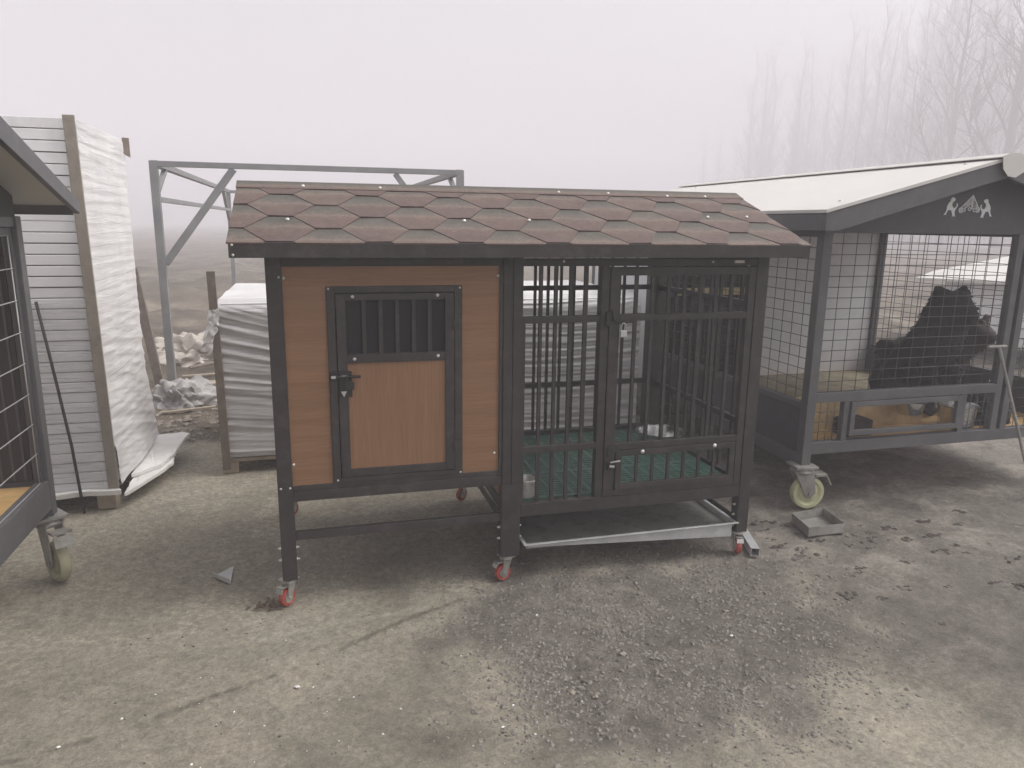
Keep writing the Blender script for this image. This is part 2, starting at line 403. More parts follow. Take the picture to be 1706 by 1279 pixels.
# loose stones, crumbs and clods (uncountable)
def scatter_gravel():
    b = MB(); n = 0
    while n < 15000:
        x, y = random.uniform(.45, 2.75), random.uniform(-1.25, .25)
        e = edge_d(x, y, GRAVEL); e = e if in_poly(x, y, GRAVEL) else -e
        p = sstep(-.38, .18, e + fbm(x*4, y*4, 9)*.12) * (.35 + .65*sstep(-.3,.4,fbm(x*3,y*3,2)))
        if random.random() > p: continue
        r = .0021 + .0112*random.random()**3.3 + (.007 if random.random() < .010 else 0)
        b.stone((x, y, gz(x, y) - r*.08), r); n += 1
    for k in range(900):
        x, y = random.uniform(1.6, 4.6), random.uniform(-1.5, 1.0)
        if random.random() > sstep(-.1,.4,fbm(x*2.5,y*2.5,4)): continue
        r = .002 + .007*random.random()**3; b.stone((x, y, gz(x, y)), r)
    for k in range(260):
        x, y = random.uniform(-.8, 1.2), random.uniform(-1.15, .6)
        r = .0016 + .003*random.random()**3; b.stone((x, y, gz(x, y)), r)
    o = b.build('gravel', M['stone'], recalc=False); tag(o, kind='stuff')
    b = MB()
    for k in range(1500):
        x, y = random.uniform(-1.6, .1), random.uniform(2.45, 4.6); r = .010 + .03*random.random()**2.4
        b.stone((x, y, gz(x, y)), r, .45)
    for k in range(500):
        x, y = random.uniform(.9, 3.2), random.uniform(2.5, 4.6); r = .010 + .03*random.random()**2.4
        b.stone((x, y, gz(x, y)), r, .45)
    tag(b.build('rubble', M['rubble'], recalc=False), kind='stuff')
    b = MB()
    spots = [(2.72,.06,.035),(2.8,.02,.03),(2.62,-.02,.025),(2.95,.10,.04),(3.1,-.05,.045),(3.2,.12,.04),(3.35,.05,.03),(3.0,-.2,.04),(2.75,-.25,.03),(3.5,.2,.04),(3.25,-.35,.03),(2.5,-.25,.025),(2.45,.15,.025),(1.0,-1.0,.012),(.66,-.93,.018),(.72,-.95,.01)]
    rc = random.Random(12)
    spots += [(rc.uniform(2.25,3.7), rc.uniform(-.75,.32), rc.uniform(.015,.045)) for k in range(34)]
    for x, y, r in spots:
        for k in range(9):
            b.stone((x+random.gauss(0,r*.7), y+random.gauss(0,r*.35), gz(x,y)), r*random.uniform(.2,.5), .4)
    for k in range(160):
        x, y = random.uniform(-.7, 1.6), random.uniform(-1.2, .3); b.stone((x,y,gz(x,y)), random.uniform(.002,.006), .5)
    tag(b.build('dirt', M['clod'], recalc=False), kind='stuff')
    b = MB()
    for k in range(70):
        x, y = random.uniform(-.5, 1.1), random.gauss(-.8, .25); b.stone((x,y,gz(x,y)+.001), .002+.0045*random.random()**2.5, .6)
    tag(b.build('crumbs', M['foam'], recalc=False), kind='stuff')
scatter_gravel()

# ---------------------------------------------------------------- shared parts
def caster(parent, x, y, ztop, r, wd, ang, wheelmat, lock=True, forkmat='zinc'):
    """swivel caster: plate, stem and fork (part) with its wheel and brake pedal (sub-parts); ang = rolling heading"""
    d = V((math.cos(ang), math.sin(ang), 0)); a = V((-d.y, d.x, 0)); off = d*(-r*.45)
    c = V((x, y, r)) + off
    b = MB(); k = r/.036
    pl = .03*k**.75
    q = [V((x,y,0)) + d*(i*pl) + a*(j*pl) for i, j in ((-1,-1),(1,-1),(1,1),(-1,1))]
    b.prism([V((p.x,p.y,ztop-.005*k)) for p in q], (0,0,.005*k))
    b.lathe((x,y,ztop-.005*k), [(0.001,-.014*k),(.021*k,-.014*k),(.024*k,-.008*k),(.018*k,0)], 18)
    top = ztop - .016*k
    for s in (-1, 1):
        e = a*(s*(wd/2+.003*k)); th = a*(s*.0028*k)
        P = [V((x,y,top)) - d*(.021*k), V((x,y,top)) + d*(.020*k), c + V((0,0,0)) + d*(.011*k) + V((0,0,-.004*k)), c + V((0,0,-.012*k)), c - d*(.012*k) + V((0,0,.002*k))]
        b.prism([p + e for p in P], th)
    b.box(x-.001, x+.001, y-.001, y+.001, top-.002, top)
    P = [V((x,y,top)) - d*(.022*k) - a*(wd/2+.005*k), V((x,y,top)) + d*(.021*k) - a*(wd/2+.005*k), V((x,y,top)) + d*(.021*k) + a*(wd/2+.005*k), V((x,y,top)) - d*(.022*k) + a*(wd/2+.005*k)]
    b.prism(P, (0,0,.004*k))
    b.tube([c - a*(wd/2+.009*k), c + a*(wd/2+.009*k)], .005*k, 8)
    f = b.build('caster', M[forkmat], parent, bevel=.0008)
    wl = MB().lathe(c - a*(wd/2), [(.006*k,0),(r*.45,.001),(r*.62,.004*k),(r*.70,.003*k),(r*.76,0),(r*.93,0),(r,wd*.18),(r,wd*.82),(r*.93,wd),(r*.76,wd),(r*.70,wd-.003*k),(r*.62,wd-.004*k),(r*.45,wd-.001),(.006*k,wd)], 32, a)
    wl.build('wheel', M[wheelmat], f, smooth=R(40))
    if wheelmat == 'red':
        h = MB().lathe(c - a*(wd/2+.0012), [(.004,0),(r*.60,0),(r*.62,.002),(r*.62,wd+.0004),(r*.60,wd+.0024),(.004,wd+.0024)], 20, a)
        h.build('hub', M['zinc'], f, smooth=R(40))
    if lock:
        t = V((x,y,top-.010*k)) - d*(.030*k)
        pd = MB().prism([t - a*(.014*k) + d*.004*k, t + a*(.014*k) + d*.004*k, t + a*(.016*k) - d*(.020*k) + V((0,0,.002*k)), t - a*(.016*k) - d*(.020*k) + V((0,0,.002*k))], (0,0,.005*k))
        e = t - d*(.020*k)
        pd.prism([e - a*(.016*k), e + a*(.016*k), e + a*(.017*k) - d*(.008*k) - V((0,0,.017*k)), e - a*(.017*k) - d*(.008*k) - V((0,0,.017*k))], d*(-.003*k))
        pd.build('brake_pedal', M[forkmat], f, bevel=.0012)
    return f

def screws(name, parent, pts, n, r=.005, mat='bolt'):
    n = V(n)
    for p in pts: MB().lathe(V(p), [(.0008,r*.75),(r*.55,r*.68),(r*.9,r*.35),(r*1.05,0)], 10, n).build('screw', M[mat], parent, smooth=True)

def wire_panel(name, parent, origin, u, v, pu, pv, r, mat):
    """welded wire mesh spanning vectors u and v from origin"""
    o, u, v = V(origin), V(u), V(v); b = MB(); nu = max(1, round(u.length/pu)); nv = max(1, round(v.length/pv))
    nrm = u.cross(v).normalized()
    for i in range(nu+1): p = o + u*(i/nu); b.tube([p, p+v], r, 5)
    for j in range(nv+1): p = o + v*(j/nv) + nrm*(r*1.7); b.tube([p, p+u], r, 5)
    return b.build(name, M[mat], parent, smooth=True, recalc=False)

# ---------------------------------------------------------------- main kennel
K = empty('dog_kennel', (1.035,.51,0), 'long kennel with brown shingle roof, wood grain cabin and open barred run on red casters', 'kennel')
D = M['dark']; BV = .002
def post(x0, x1, y0, y1, z0, z1): return MB().box(x0,x1,y0,y1,z0,z1).build('post', D, K, bevel=BV)
lp = post(0,.056,0,.056,.112,1.378)
post(.872,.8865,.004,.05,.479,1.338)
post(.887,.9255,0,.056,.4375,1.378); post(.9275,.968,0,.056,.4375,1.378)
mp = post(.887,.968,.001,.057,.110,.437)
rp = post(2.014,2.070,0,.056,.108,1.378)
post(0,.05,.965,1.02,.112,1.378); post(.9,.95,.965,1.02,.112,1.378); post(1.985,2.070,.945,1.02,.110,1.378)
def rail(*a, n='rail'): return MB().box(*a).build(n, D, K, bevel=BV)
rail(.057,.886,.003,.05,.437,.478); rail(.057,.871,.008,.05,.4785,.4995)
rail(.057,.886,.006,.05,1.338,1.374)
rail(.969,2.013,.004,.044,1.336,1.366)
rail(.969,2.013,.002,.042,.286,.343)
rail(.057,.886,.012,.038,.272,.306, n='crossbar')
rail(.051,1.984,.972,1.012,1.336,1.374); rail(.951,1.984,.972,1.012,.300,.372); rail(.051,.899,.972,1.012,.437,.478)
rail(2.018,2.058,.057,.944,1.336,1.374); rail(2.018,2.058,.057,.944,.300,.362)
rail(.006,.046,.057,.964,.437,.478); rail(.006,.046,.057,.964,1.338,1.374)
rail(.900,.945,.058,.964,.300,.345)
# runners that carry the tray
for x0, x1, s in ((.969,.995,1),(2.022,2.05,-1)):
    b = MB().box(x0, x1, .06, .96, .128, .133).box(x0 if s > 0 else x1-.004, x0+.004 if s > 0 else x1, .06, .96, .1335, .165); b.build('tray_runner', D, K)
# cabin boards
b = MB().box(.0565,.2085,.012,.03,.4997,1.262).box(.7225,.8715,.012,.03,.4997,1.262).box(.0565,.8715,.012,.03,1.2622,1.3375)
b.build('front_panel', M['woodh'], K)
MB().box(.0565,.064,.009,.0118,.4997,1.337).build('panel_trim', M['woodh'], K)
MB().box(.868,.8715,.009,.0118,.4997,1.337).build('panel_trim', M['woodh'], K)
MB().box(.012,.03,.057,.964,.479,1.336).build('side_panel', M['woodh'], K)
MB().box(.051,.899,.985,1.0,.479,1.336).build('back_panel', M['woodh'], K)
b = MB().box(.905,.92,.058,.30,.346,1.374).box(.905,.92,.30,.70,.93,1.374).box(.905,.92,.70,.964,.346,1.374)
b.build('divider_panel', M['woodh'], K)
MB().box(.03,.904,.031,.984,.4785,.492).build('cabin_floor', M['black'], K)
for x0, x1, mt in ((.014,.028,'woodh'),(2.03,2.044,'dark')):
    MB().prism([(x0,.0,1.379),(x0,1.02,1.379),(x0,1.02,1.43),(x0,.51,1.632),(x0,.0,1.43)], (x1-x0,0,0)).build('gable_panel', M[mt], K)
# cabin door
fr = MB().box(.2095,.239,.003,.04,.5005,1.2645).box(.691,.7215,.003,.04,.5005,1.2645).box(.2392,.6908,.0035,.04,1.2405,1.2645).box(.2392,.6908,.0035,.04,.5005,.5205)
fr.build('door_frame', D, K, bevel=.0015)
dl = MB().box(.2425,.278,0,.026,.5235,1.2375).box(.6535,.6885,0,.026,.5235,1.2375).box(.2782,.6533,.0005,.026,1.212,1.2375).box(.2782,.6533,.0005,.026,.974,1.008).box(.2782,.6533,.0005,.026,.5235,.553)
door = dl.build('door', D, K, bevel=.0015)
MB().box(.2783,.6532,.008,.02,.5532,.9738).build('wood_panel', M['woodv'], door)
for k in range(5):
    x = .2782 + (.6533-.2782)*(k+1)/6 + .004
    MB().box(x-.0075,x+.0075,.006,.018,1.0082,1.2118).build('bar', D, door)
MB().box(.2784,.6531,.02,.0245,1.0083,1.2117).build('interior_shade_sheet', M['void'], door)  # added black sheet, stands in for the dark hollow cabin behind the bars
lt = MB().box(.212,.236,-.006,.0028,.905,.945).box(.246,.292,-.005,-.0002,.845,.945).box(.214,.240,-.016,-.0062,.917,.935).box(.250,.285,-.014,-.0052,.917,.935)
lt.tube([(.208,-.012,.926),(.325,-.012,.924)], .0055, 8); lt.box(.268,.276,-.03,-.0145,.905,.93); lt.box(.262,.300,-.012,-.0054,.875,.905)
lt.build('latch', M['black'], door, bevel=.001)
MB().prism([(.250,-.0055,.868),(.272,-.0055,.868),(.261,-.0055,.846)], (0,-.003,0)).build('latch_tip', M['galv'], door)
MB().box(.216,.232,-.0175,-.0165,.921,.931).build('latch_plate', M['galv'], door); MB().box(.254,.274,-.0155,-.0145,.921,.931).build('latch_plate', M['galv'], door)
for z in (1.115, .622):
    b = MB().box(.680,.716,-.004,-.0003,z-.018,z+.018).tube([(.6895,-.004,z-.022),(.6895,-.004,z+.022)], .0045, 8)
    b.build('hinge', D, K, bevel=.0008)
screws('screws', K, [(.0625,.009,1.296),(.866,.009,1.300),(.0625,.012,.585),(.856,.012,.575)], (0,-1,0), .006)
screws('frame_screws', K, [(.218,.003,1.256),(.713,.003,1.256),(.226,.003,.511),(.713,.003,.507),(.012,0,.495),(.046,0,.495),(.046,0,1.30)], (0,-1,0), .0042)
screws('door_screws', door, [(.305,.0005,1.226),(.625,.0005,1.228),(.305,.0005,.990),(.625,.0005,.992)], (0,-1,0), .0065)
# leg adjusting bolts
for x, s in ((.056,1),(0,-1),(.887,-1),(2.014,-1),(.968,1)):
    for z in (.190,.240):
        MB().lathe((x,.028,z), [(.0005,.012),(.004,.012),(.004,.004),(.007,.0038),(.007,0)], 8, (s,0,0)).build('leg_bolt', M['bolt'], K)
# barred run, front
FP = MB().box(.969,1.3,.006,.034,1.108,1.136).box(.969,1.3,.006,.034,.563,.592).box(1.3002,1.335,.003,.038,.3435,1.3355).box(.969,.982,.008,.034,.3435,1.107)
fp = FP.build('front_grille', D, K, bevel=BV)
for k in range(4):
    x = .982 + (1.30-.982)*(k+1)/5
    MB().box(x-.007,x+.007,.013,.027,.3436,1.3354).build('bar', D, fp)
CD = MB().box(1.3385,1.385,0,.03,.3455,1.332).box(1.977,2.009,0,.03,.3455,1.332).box(1.3852,1.9768,.0004,.03,1.297,1.332).box(1.3852,1.9768,.0004,.03,1.110,1.138).box(1.3852,1.9768,.0004,.03,.553,.583).box(1.3852,1.9768,.0004,.03,.3455,.372)
cdr = CD.build('run_door', D, K, bevel=BV)
for k in range(7):
    x = 1.385 + .592*(k+1)/8
    MB().box(x-.007,x+.007,.009,.023,.5832,1.2968).build('bar', D, cdr)
HX0, HX1, HZ0, HZ1 = 1.392, 1.970, .3735, .5515
h = MB().box(HX0,HX0+.026,-.006,.016,HZ0,HZ1).box(HX1-.026,HX1,-.006,.016,HZ0,HZ1).box(HX0+.0262,HX1-.0262,-.0056,.016,HZ1-.027,HZ1).box(HX0+.0262,HX1-.0262,-.0056,.016,HZ0,HZ0+.025)
hatch = h.build('feed_hatch', D, cdr, bevel=.0015)
for k in range(6):
    x = HX0+.026 + (HX1-HX0-.052)*(k+1)/7; MB().box(x-.006,x+.006,-.001,.011,HZ0+.0252,HZ1-.0272).build('hatch_bar', D, cdr)
screws('hatch_knobs', cdr, [(1.515,-.006,.540),(1.865,-.006,.543)], (0,-1,0), .009)
b = MB().box(1.345,1.402,-.012,-.0008,.545,.572).tube([(1.352,-.016,.532),(1.352,-.016,.585)], .005, 8).box(1.350,1.372,-.016,-.001,.470,.505)
b.build('hatch_catch', M['black'], cdr, bevel=.001)
MB().tube([(1.362,-.018,.505),(1.405,-.020,.510)], .0035, 8).tube([(1.358,-.018,.488),(1.378,-.022,.486)], .006, 8).build('hatch_pin', M['zinc'], cdr)
b = MB().box(1.318,1.41,-.008,-.0006,1.100,1.112).box(1.322,1.336,-.012,.0025,1.09,1.15).tube([(1.345,-.010,1.16),(1.352,-.010,1.118),(1.375,-.012,1.106),(1.44,-.012,1.108)], .0045, 8)
b.build('door_latch', M['black'], cdr)
# side and rear bars
sg = MB().box(2.026,2.052,.057,.944,1.150,1.176).build('side_grille', D, K, bevel=BV); MB().box(2.026,2.052,.057,.944,.608,.636).build('cross_rail', D, sg, bevel=BV)
for k in range(9):
    y = .057 + .887*(k+1)/10
    MB().box(2.032,2.046,y-.007,y+.007,.3622,1.3358).build('bar', D, sg)
rg = MB().box(.951,1.984,.978,1.004,1.150,1.176).build('rear_grille', D, K, bevel=BV); MB().box(.951,1.984,.978,1.004,.616,.644).build('cross_rail', D, rg, bevel=BV)
for k in range(13):
    x = .951 + 1.033*(k+1)/14
    MB().box(x-.007,x+.007,.984,.998,.3722,1.3358).build('bar', D, rg)
# green slatted floor
b = MB(); X0, X1, Y0, Y1 = .972, 2.010, .046, .968
for k in range(13):
    x = X0 + (X1-X0)*k/12; b.box(max(X0,x-.008), min(X1,x+.008), Y0, Y1, .326, .3478)
ny = 33
for j in range(ny+1):
    y = Y0 + (Y1-Y0)*j/ny
    if j % 11 == 0: b.box(X0, X1, max(Y0,y-.012), min(Y1,y+.012), .327, .3488)
    else: b.box(X0, X1, y-.0075, y+.0075, .312, .3470)
for k in range(12):
    x = X0 + (X1-X0)*(k+.5)/12
    for j in range(0, ny, 4):
        y = Y0 + (Y1-Y0)*j/ny; b.box(x-.0035, x+.0035, y+.009, y+.05, .329, .3474)
b.build('slatted_floor', M['green'], K)
for x in (1.23,1.5,1.77): MB().box(x-.012,x+.012,.044,.97,.300,.3255).build('floor_bearer', D, K)
MB().box(.972,1.03,.72,.965,.3492,.356).build('corner_plate', M['greydark'], K)

# roof
RX0, RX1, EY, RY, EZ, RZ = -.108, 2.185, -.10, .51, 1.426, 1.650
SL = math.hypot(RY-EY, RZ-EZ); sv = V((0,(RY-EY)/SL,(RZ-EZ)/SL)); nv = V((0,-sv.z,sv.y))
b = MB().prism([(RX0,EY,EZ-.002),(RX0,RY,RZ-.002),(RX0,2*RY-EY,EZ-.002),(RX0,2*RY-EY,EZ-.016),(RX0,RY,RZ-.016),(RX0,EY,EZ-.016)], (RX1-RX0,0,0))
roof = b.build('roof', M['black'], K)
for y0, y1 in ((EY-.010,EY-.001),(2*RY-EY+.001,2*RY-EY+.010)):
    MB().box(RX0,RX1,y0,y1,EZ-.052,EZ+.001).build('fascia', D, roof, bevel=.0015)
MB().box(RX0,RX1,EY-.0005,EY+.07,EZ-.052,EZ-.048).build('eave_lip', D, roof)
def clip(P, ax, lim, sgn):
    out = []
    for i in range(len(P)):
        a, c = P[i-1], P[i]; da, dc = sgn*(a[ax]-lim), sgn*(c[ax]-lim)
        if (da >= 0) != (dc >= 0):
            t = da/(da-dc); out.append((a[0]+(c[0]-a[0])*t, a[1]+(c[1]-a[1])*t))
        if dc >= 0: out.append(c)
    return out
def shingles(front):
    vs, fs, uvs = [], [], []
    per, H, fl, pt = .338, .126, .047, .124
    for row in range(-1, 5):
        for k in range(-2, 9):
            cx = .060 + per*k + (per/2 if row % 2 else 0); s0 = H*(row) ; rid = random.random()
            if not front: cx += .11
            jit = random.uniform(-.002,.002)
            P = [(cx-fl,s0+.001),(cx+fl,s0+.001),(cx+pt,s0+H),(cx+fl,s0+2*H-.001),(cx-fl,s0+2*H-.001),(cx-pt,s0+H)]
            P = [(cx+(x-cx)*.990, s+jit) for x, s in P]
            P = clip(P,0,RX0-.006,1); P = clip(P,0,RX1+.006,-1) if len(P) > 2 else P
            P = clip(P,1,-.012,1) if len(P) > 2 else P; P = clip(P,1,SL-.003,-1) if len(P) > 2 else P
            if len(P) < 3: continue
            n0 = len(vs); m = len(P)
            for lay in (0, 1):
                for x, s in P:
                    v = max(0,min(1,(s-s0)/(2*H)))
                    hgt = (.0015 + .0050*(1-v) + .0009*math.sin(x*31+row)) if lay else -.0012
                    p = V((x,EY,EZ)) + sv*s + nv*hgt
                    if not front: p = V((p.x, 2*RY-p.y, p.z))
                    vs.append(p); uvs.append((rid, v))
            fs.append([n0+m+i for i in range(m)])
            for i in range(m): fs.append([n0+i, n0+(i+1)%m, n0+m+(i+1)%m, n0+m+i])
    b = MB().add(vs, fs); o = b.build('shingles', M['shingle'], roof)
    ul = o.data.uv_layers.new(name='UVMap')
    for lp_ in o.data.loops: ul.data[lp_.index].uv = uvs[lp_.vertex_index]
    return o
shingles(True); shingles(False)
def cap_strip():
    vs, fs, uvs = [], [], []; n = 14
    for i in range(n+1):
        x = RX0-.008 + (RX1-RX0+.016)*i/n
        for s, h in ((SL-.078,.0072),(SL-.03,.0085),(SL,.010)):
            p = V((x,EY,EZ)) + sv*s + nv*h; vs.append(p); uvs.append((.85, .35 + .62*(s-SL+.078)/.078))
        for s, h in ((SL-.03,.0085),(SL-.078,.0072)):
            p = V((x,EY,EZ)) + sv*s + nv*h; vs.append(V((p.x,2*RY-p.y,p.z))); uvs.append((.4,.8))
    for i in range(n):
        for k in range(4): fs.append([i*5+k,(i+1)*5+k,(i+1)*5+k+1,i*5+k+1])
    b = MB().add(vs, fs); o = b.build('ridge_cap', M['shingle'], roof, recalc=False)
    ul = o.data.uv_layers.new(name='UVMap')
    for lp_ in o.data.loops: ul.data[lp_.index].uv = uvs[lp_.vertex_index]
    so = o.modifiers.new('thick','SOLIDIFY'); so.thickness = .003; so.offset = -1
cap_strip()
pts = []
for x, s in ((.145,.60),(.085,.205),(1.26,.60),(1.50,.60),(1.79,.58),(1.99,.585),(.75,.215),(1.02,.23),(1.86,.30),(2.06,.31),(.46,.60)): pts.append(V((x,EY,EZ)) + sv*s + nv*.009)
screws('roof_screws', roof, pts, nv, .007)
screws('fascia_screws', roof, [(RX0+.012,EY-.010,EZ-.008),(RX0+.014,EY-.010,EZ-.042)], (0,-1,0), .0045)
MB().box(1.90,1.945,-.004,.0038,1.347,1.358).build('plate_tag', M['white'], K)
screws('rail_screws', K, [(1.80,.004,1.352),(1.135,.004,1.355)], (0,-1,0), .005)
caster(K, .022, .030, .110, .036, .024, R(48), 'red')
caster(K, .915, .026, .110, .036, .024, R(18), 'red')
caster(K, 2.040, .032, .108, .036, .024, R(75), 'red')
for x, y in ((.025,.99),(.925,.99),(2.03,.985)): caster(K, x, y, .110, .036, .024, R(40), 'red', False)

# things in and under the main kennel
t = MB()
TX0, TX1, TY0, TY1, ZT = .985, 2.018, -.012, .90, .158
for pr in ([(TX0,TY0),(TX1,TY0)],[(TX0,TY1),(TX1,TY1)]): pass
t.box(TX0+.02,TX1-.02,TY0+.02,TY1-.02,.1345,.1365)
trb = MB()
wl_ = .0025
def zb(x): return .146 - .052*(x-TX0)/(TX1-TX0)
T = empty('drip_tray', (1.5,.44,.134), 'flat galvanised tray slid in under the slatted floor of the barred run', 'tray')
M['tray_shade'] = simple('shaded_tray_sheet', (.15,.145,.13), (.25,.24,.22), 6, .4, .2, .1, 30, .6, dust=(.06,.055,.045,.8))  # sheet coloured darker to paint in the shade inside the tray
t.build('tray_bottom', M['tray_shade'], T)
b = MB().prism([(TX0+.018,TY0+.012,ZT-.001),(TX1-.030,TY0+.012,ZT-.001),(TX1-.030,TY0+.012,zb(TX1)),(TX0+.018,TY0+.012,zb(TX0))], (0,.0022,0))
b.build('front_apron', M['galv'], T)
b = MB().box(TX0,TX1,TY0,TY0+.014,ZT,ZT+.004).box(TX0,TX0+.014,TY0+.0142,TY1,ZT,ZT+.004).box(TX1-.014,TX1,TY0+.0142,TY1,ZT,ZT+.004).box(TX0+.0142,TX1-.0142,TY1-.014,TY1,ZT,ZT+.004)
b.box(TX0+.0145,TX0+.018,TY0+.02,TY1-.015,.137,ZT+.001).box(TX1-.018,TX1-.0145,TY0+.02,TY1-.015,.137,ZT+.001).box(TX0+.02,TX1-.02,TY1-.018,TY1-.0145,.137,ZT+.001)
b.build('tray_rim', M['galv'], T, bevel=.001)
# steel cup lying against the post, bowl in the rear corner
b = MB().lathe((1.015,.085,.349), [(.002,.003),(.036,.0),(.040,.004),(.047,.074),(.051,.078),(.049,.080),(.045,.074),(.038,.007),(.002,.006)], 28, V((0,0,1)))
tag(b.build('drinking_cup', M['enamel'], None, (1.015,.085,.349), smooth=R(40)), 'small shiny steel cup beside the middle post on the green floor', 'cup')
b = MB().lathe((1.905,.60,.3492), [(.002,.002),(.090,0),(.098,.006),(.118,.085),(.130,.091),(.130,.094),(.116,.092),(.094,.01),(.002,.006)], 36)
tag(b.build('feeding_bowl', M['steel'], None, (1.905,.60,.349), smooth=R(40)), 'wide steel bowl behind the hatch on the green slatted floor', 'bowl')
pk = empty('padlock', (1.395,-.016,1.055), 'small padlock hanging from the latch of the barred run door', 'padlock')
MB().box(1.380,1.410,-.024,-.010,1.045,1.075).build('lock_body', M['galv'], pk, bevel=.004)
MB().tube([(1.386,-.017,1.074)]+[(1.395+.009*math.cos(a),-.017,1.090+.014*math.sin(a)) for a in [math.pi*(1-i/8) for i in range(9)]]+[(1.404,-.017,1.074)], .0028, 8).build('shackle', M['zinc'], pk, smooth=True)
# square tube offcut by the right caster
a_, b_ = V((2.172,.20,.024)), V((2.093,-.045,.022)); b = MB(); d = (b_-a_).normalized(); sd_ = d.cross(V((0,0,1))).normalized(); upv = sd_.cross(d)
for e, wv, hv in ((sd_*.0185,.0025,.040),(sd_*-.0185,.0025,.040)): b.bar(a_+e, b_+e, .0025, .040)
for e in (.0187,-.0187): b.bar(a_+upv*e, b_+upv*e, .034, .0022)
tag(b.build('tube_offcut', M['galv'], None, tuple(a_)), 'short open ended square steel tube lying beside the right red caster', 'metal tube')

# ---------------------------------------------------------------- wire kennels (right and left)
G = M['grey']
def bx(name, mat, parent, *a, bevel=.0025): return MB().box(*a).build(name, mat, parent, bevel=bevel)
W1 = empty('wire_kennel', (3.6,2.0,0), 'large grey wire mesh kennel with white pitched roof and a dog emblem on its gable', 'kennel', 'wire mesh kennels')
XL, XR, YF, YM, YB = 2.650, 4.550, .410, 2.13, 3.56
for x in (XL, XR-.054):
    for y, z0 in ((YF,.252),(YM-.0272,.31),(YB-.054,.252)):
        bx('post', G, W1, x, x+.054, y, y+.054, z0, 1.50)
bx('door_post', G, W1, 3.896, 3.940, YF+.004, YF+.05, .3735, 1.474); bx('door_post', G, W1, 3.962, 4.006, YF, YF+.05, .3735, 1.474)
bx('rail', G, W1, XL+.0545, XR-.0545, YF+.002, YF+.05, .308, .373)
bx('rail', G, W1, XL+.0545, 3.895, YF+.002, YF+.045, .592, .642)
bx('rail', G, W1, XL+.0545, XR-.0545, YB-.05, YB-.002, .308, .373)
for x0 in (XL+.003, XR-.050):
    bx('rail', G, W1, x0, x0+.047, YF+.0545, YM-.0276, .236, .308); bx('rail', G, W1, x0, x0+.047, YM+.0274, YB-.0545, .236, .308)
    bx('rail', G, W1, x0, x0+.047, YF+.0545, YM-.0276, 1.455, 1.498)
    bx('low_panel', M['greydark'], W1, x0+.008, x0+.024, YF+.0545, YM-.0276, .3085, .555)
    bx('rail', G, W1, x0, x0+.04, YF+.0545, YM-.0276, .5555, .585)
bx('crossbar', G, W1, 2.885, 2.918, YF+.004, YF+.04, .3735, .5915); bx('crossbar', G, W1, 3.662, 3.70, YF+.004, YF+.04, .3735, .5915)
hb = MB().box(2.924,2.952,YF-.008,YF+.018,.40,.588).box(3.628,3.656,YF-.008,YF+.018,.40,.588).box(2.9522,3.6278,YF-.0075,YF+.018,.560,.588).box(2.9522,3.6278,YF-.0075,YF+.018,.40,.428)
ht = hb.build('feed_hatch', G, W1, bevel=.002)
bx('kick_board', M['plyv'], W1, 2.706, 3.66, .665, .678, .3605, .560)
wire_panel('wire_mesh', W1, (XL+.055,YF+.03,.645), (3.895-XL-.055,0,0), (0,0,.83), .088, .057, .0021, 'greydark')
wire_panel('wire_mesh', W1, (4.007,YF+.03,.374), (XR-.055-4.007,0,0), (0,0,1.10), .088, .057, .0021, 'greydark')
wire_panel('wire_mesh', W1, (XL+.055,YF+.022,.3735), (.18,0,0), (0,0,.218), .05, .057, .0018, 'greydark')
wire_panel('wire_mesh', W1, (3.70,YF+.022,.3735), (.19,0,0), (0,0,.218), .05, .057, .0018, 'greydark')
wire_panel('wire_mesh', W1, (XL+.025,YF+.055,.586), (0,YM-.03-YF-.055,0), (0,0,.868), .088, .057, .0021, 'greydark')
wire_panel('wire_mesh', W1, (XR-.03,YF+.055,.586), (0,YM-.03-YF-.055,0), (0,0,.868), .088, .057, .0021, 'greydark')
bx('floor', M['ply'], W1, XL+.056, XR-.056, YF+.055, YB-.06, .340, .360)
b = MB().grid(lambda u, v: (XL+.07+u*(XR-XL-.14), .95+v*(YM-1.0), .3606 + max(-.002, .022*fbm(u*5,v*4,3)+.012)*min(1, 6*v)), 44, 30)
b.build('bedding', M['sand'], W1, smooth=True, recalc=False)
# sleeping room behind a pale partition
bx('partition', M['panelwhite'], W1, 3.34, XR-.056, YM, YM+.03, .361, 1.60)
dk = bx('dark_screen', M['black'], W1, XL+.056, 3.338, YM+.004, YM+.024, .361, 1.60)
for k in range(9):
    x = 2.75 + k*.066; MB().box(x-.004,x+.004,YM-.003,YM+.0035,.42,1.50).build('slat', M['greydark'], dk)
bx('batten', M['strip'], W1, 2.76, 3.33, YM-.012, YM-.0035, .995, 1.05)
for x0 in (XL+.006, XR-.03): bx('room_wall', M['panelwhite'], W1, x0, x0+.024, YM+.0275, YB-.055, .309, 1.50)
bx('room_wall', M['panelwhite'], W1, XL+.055, XR-.055, YB-.03, YB-.006, .374, 1.50)
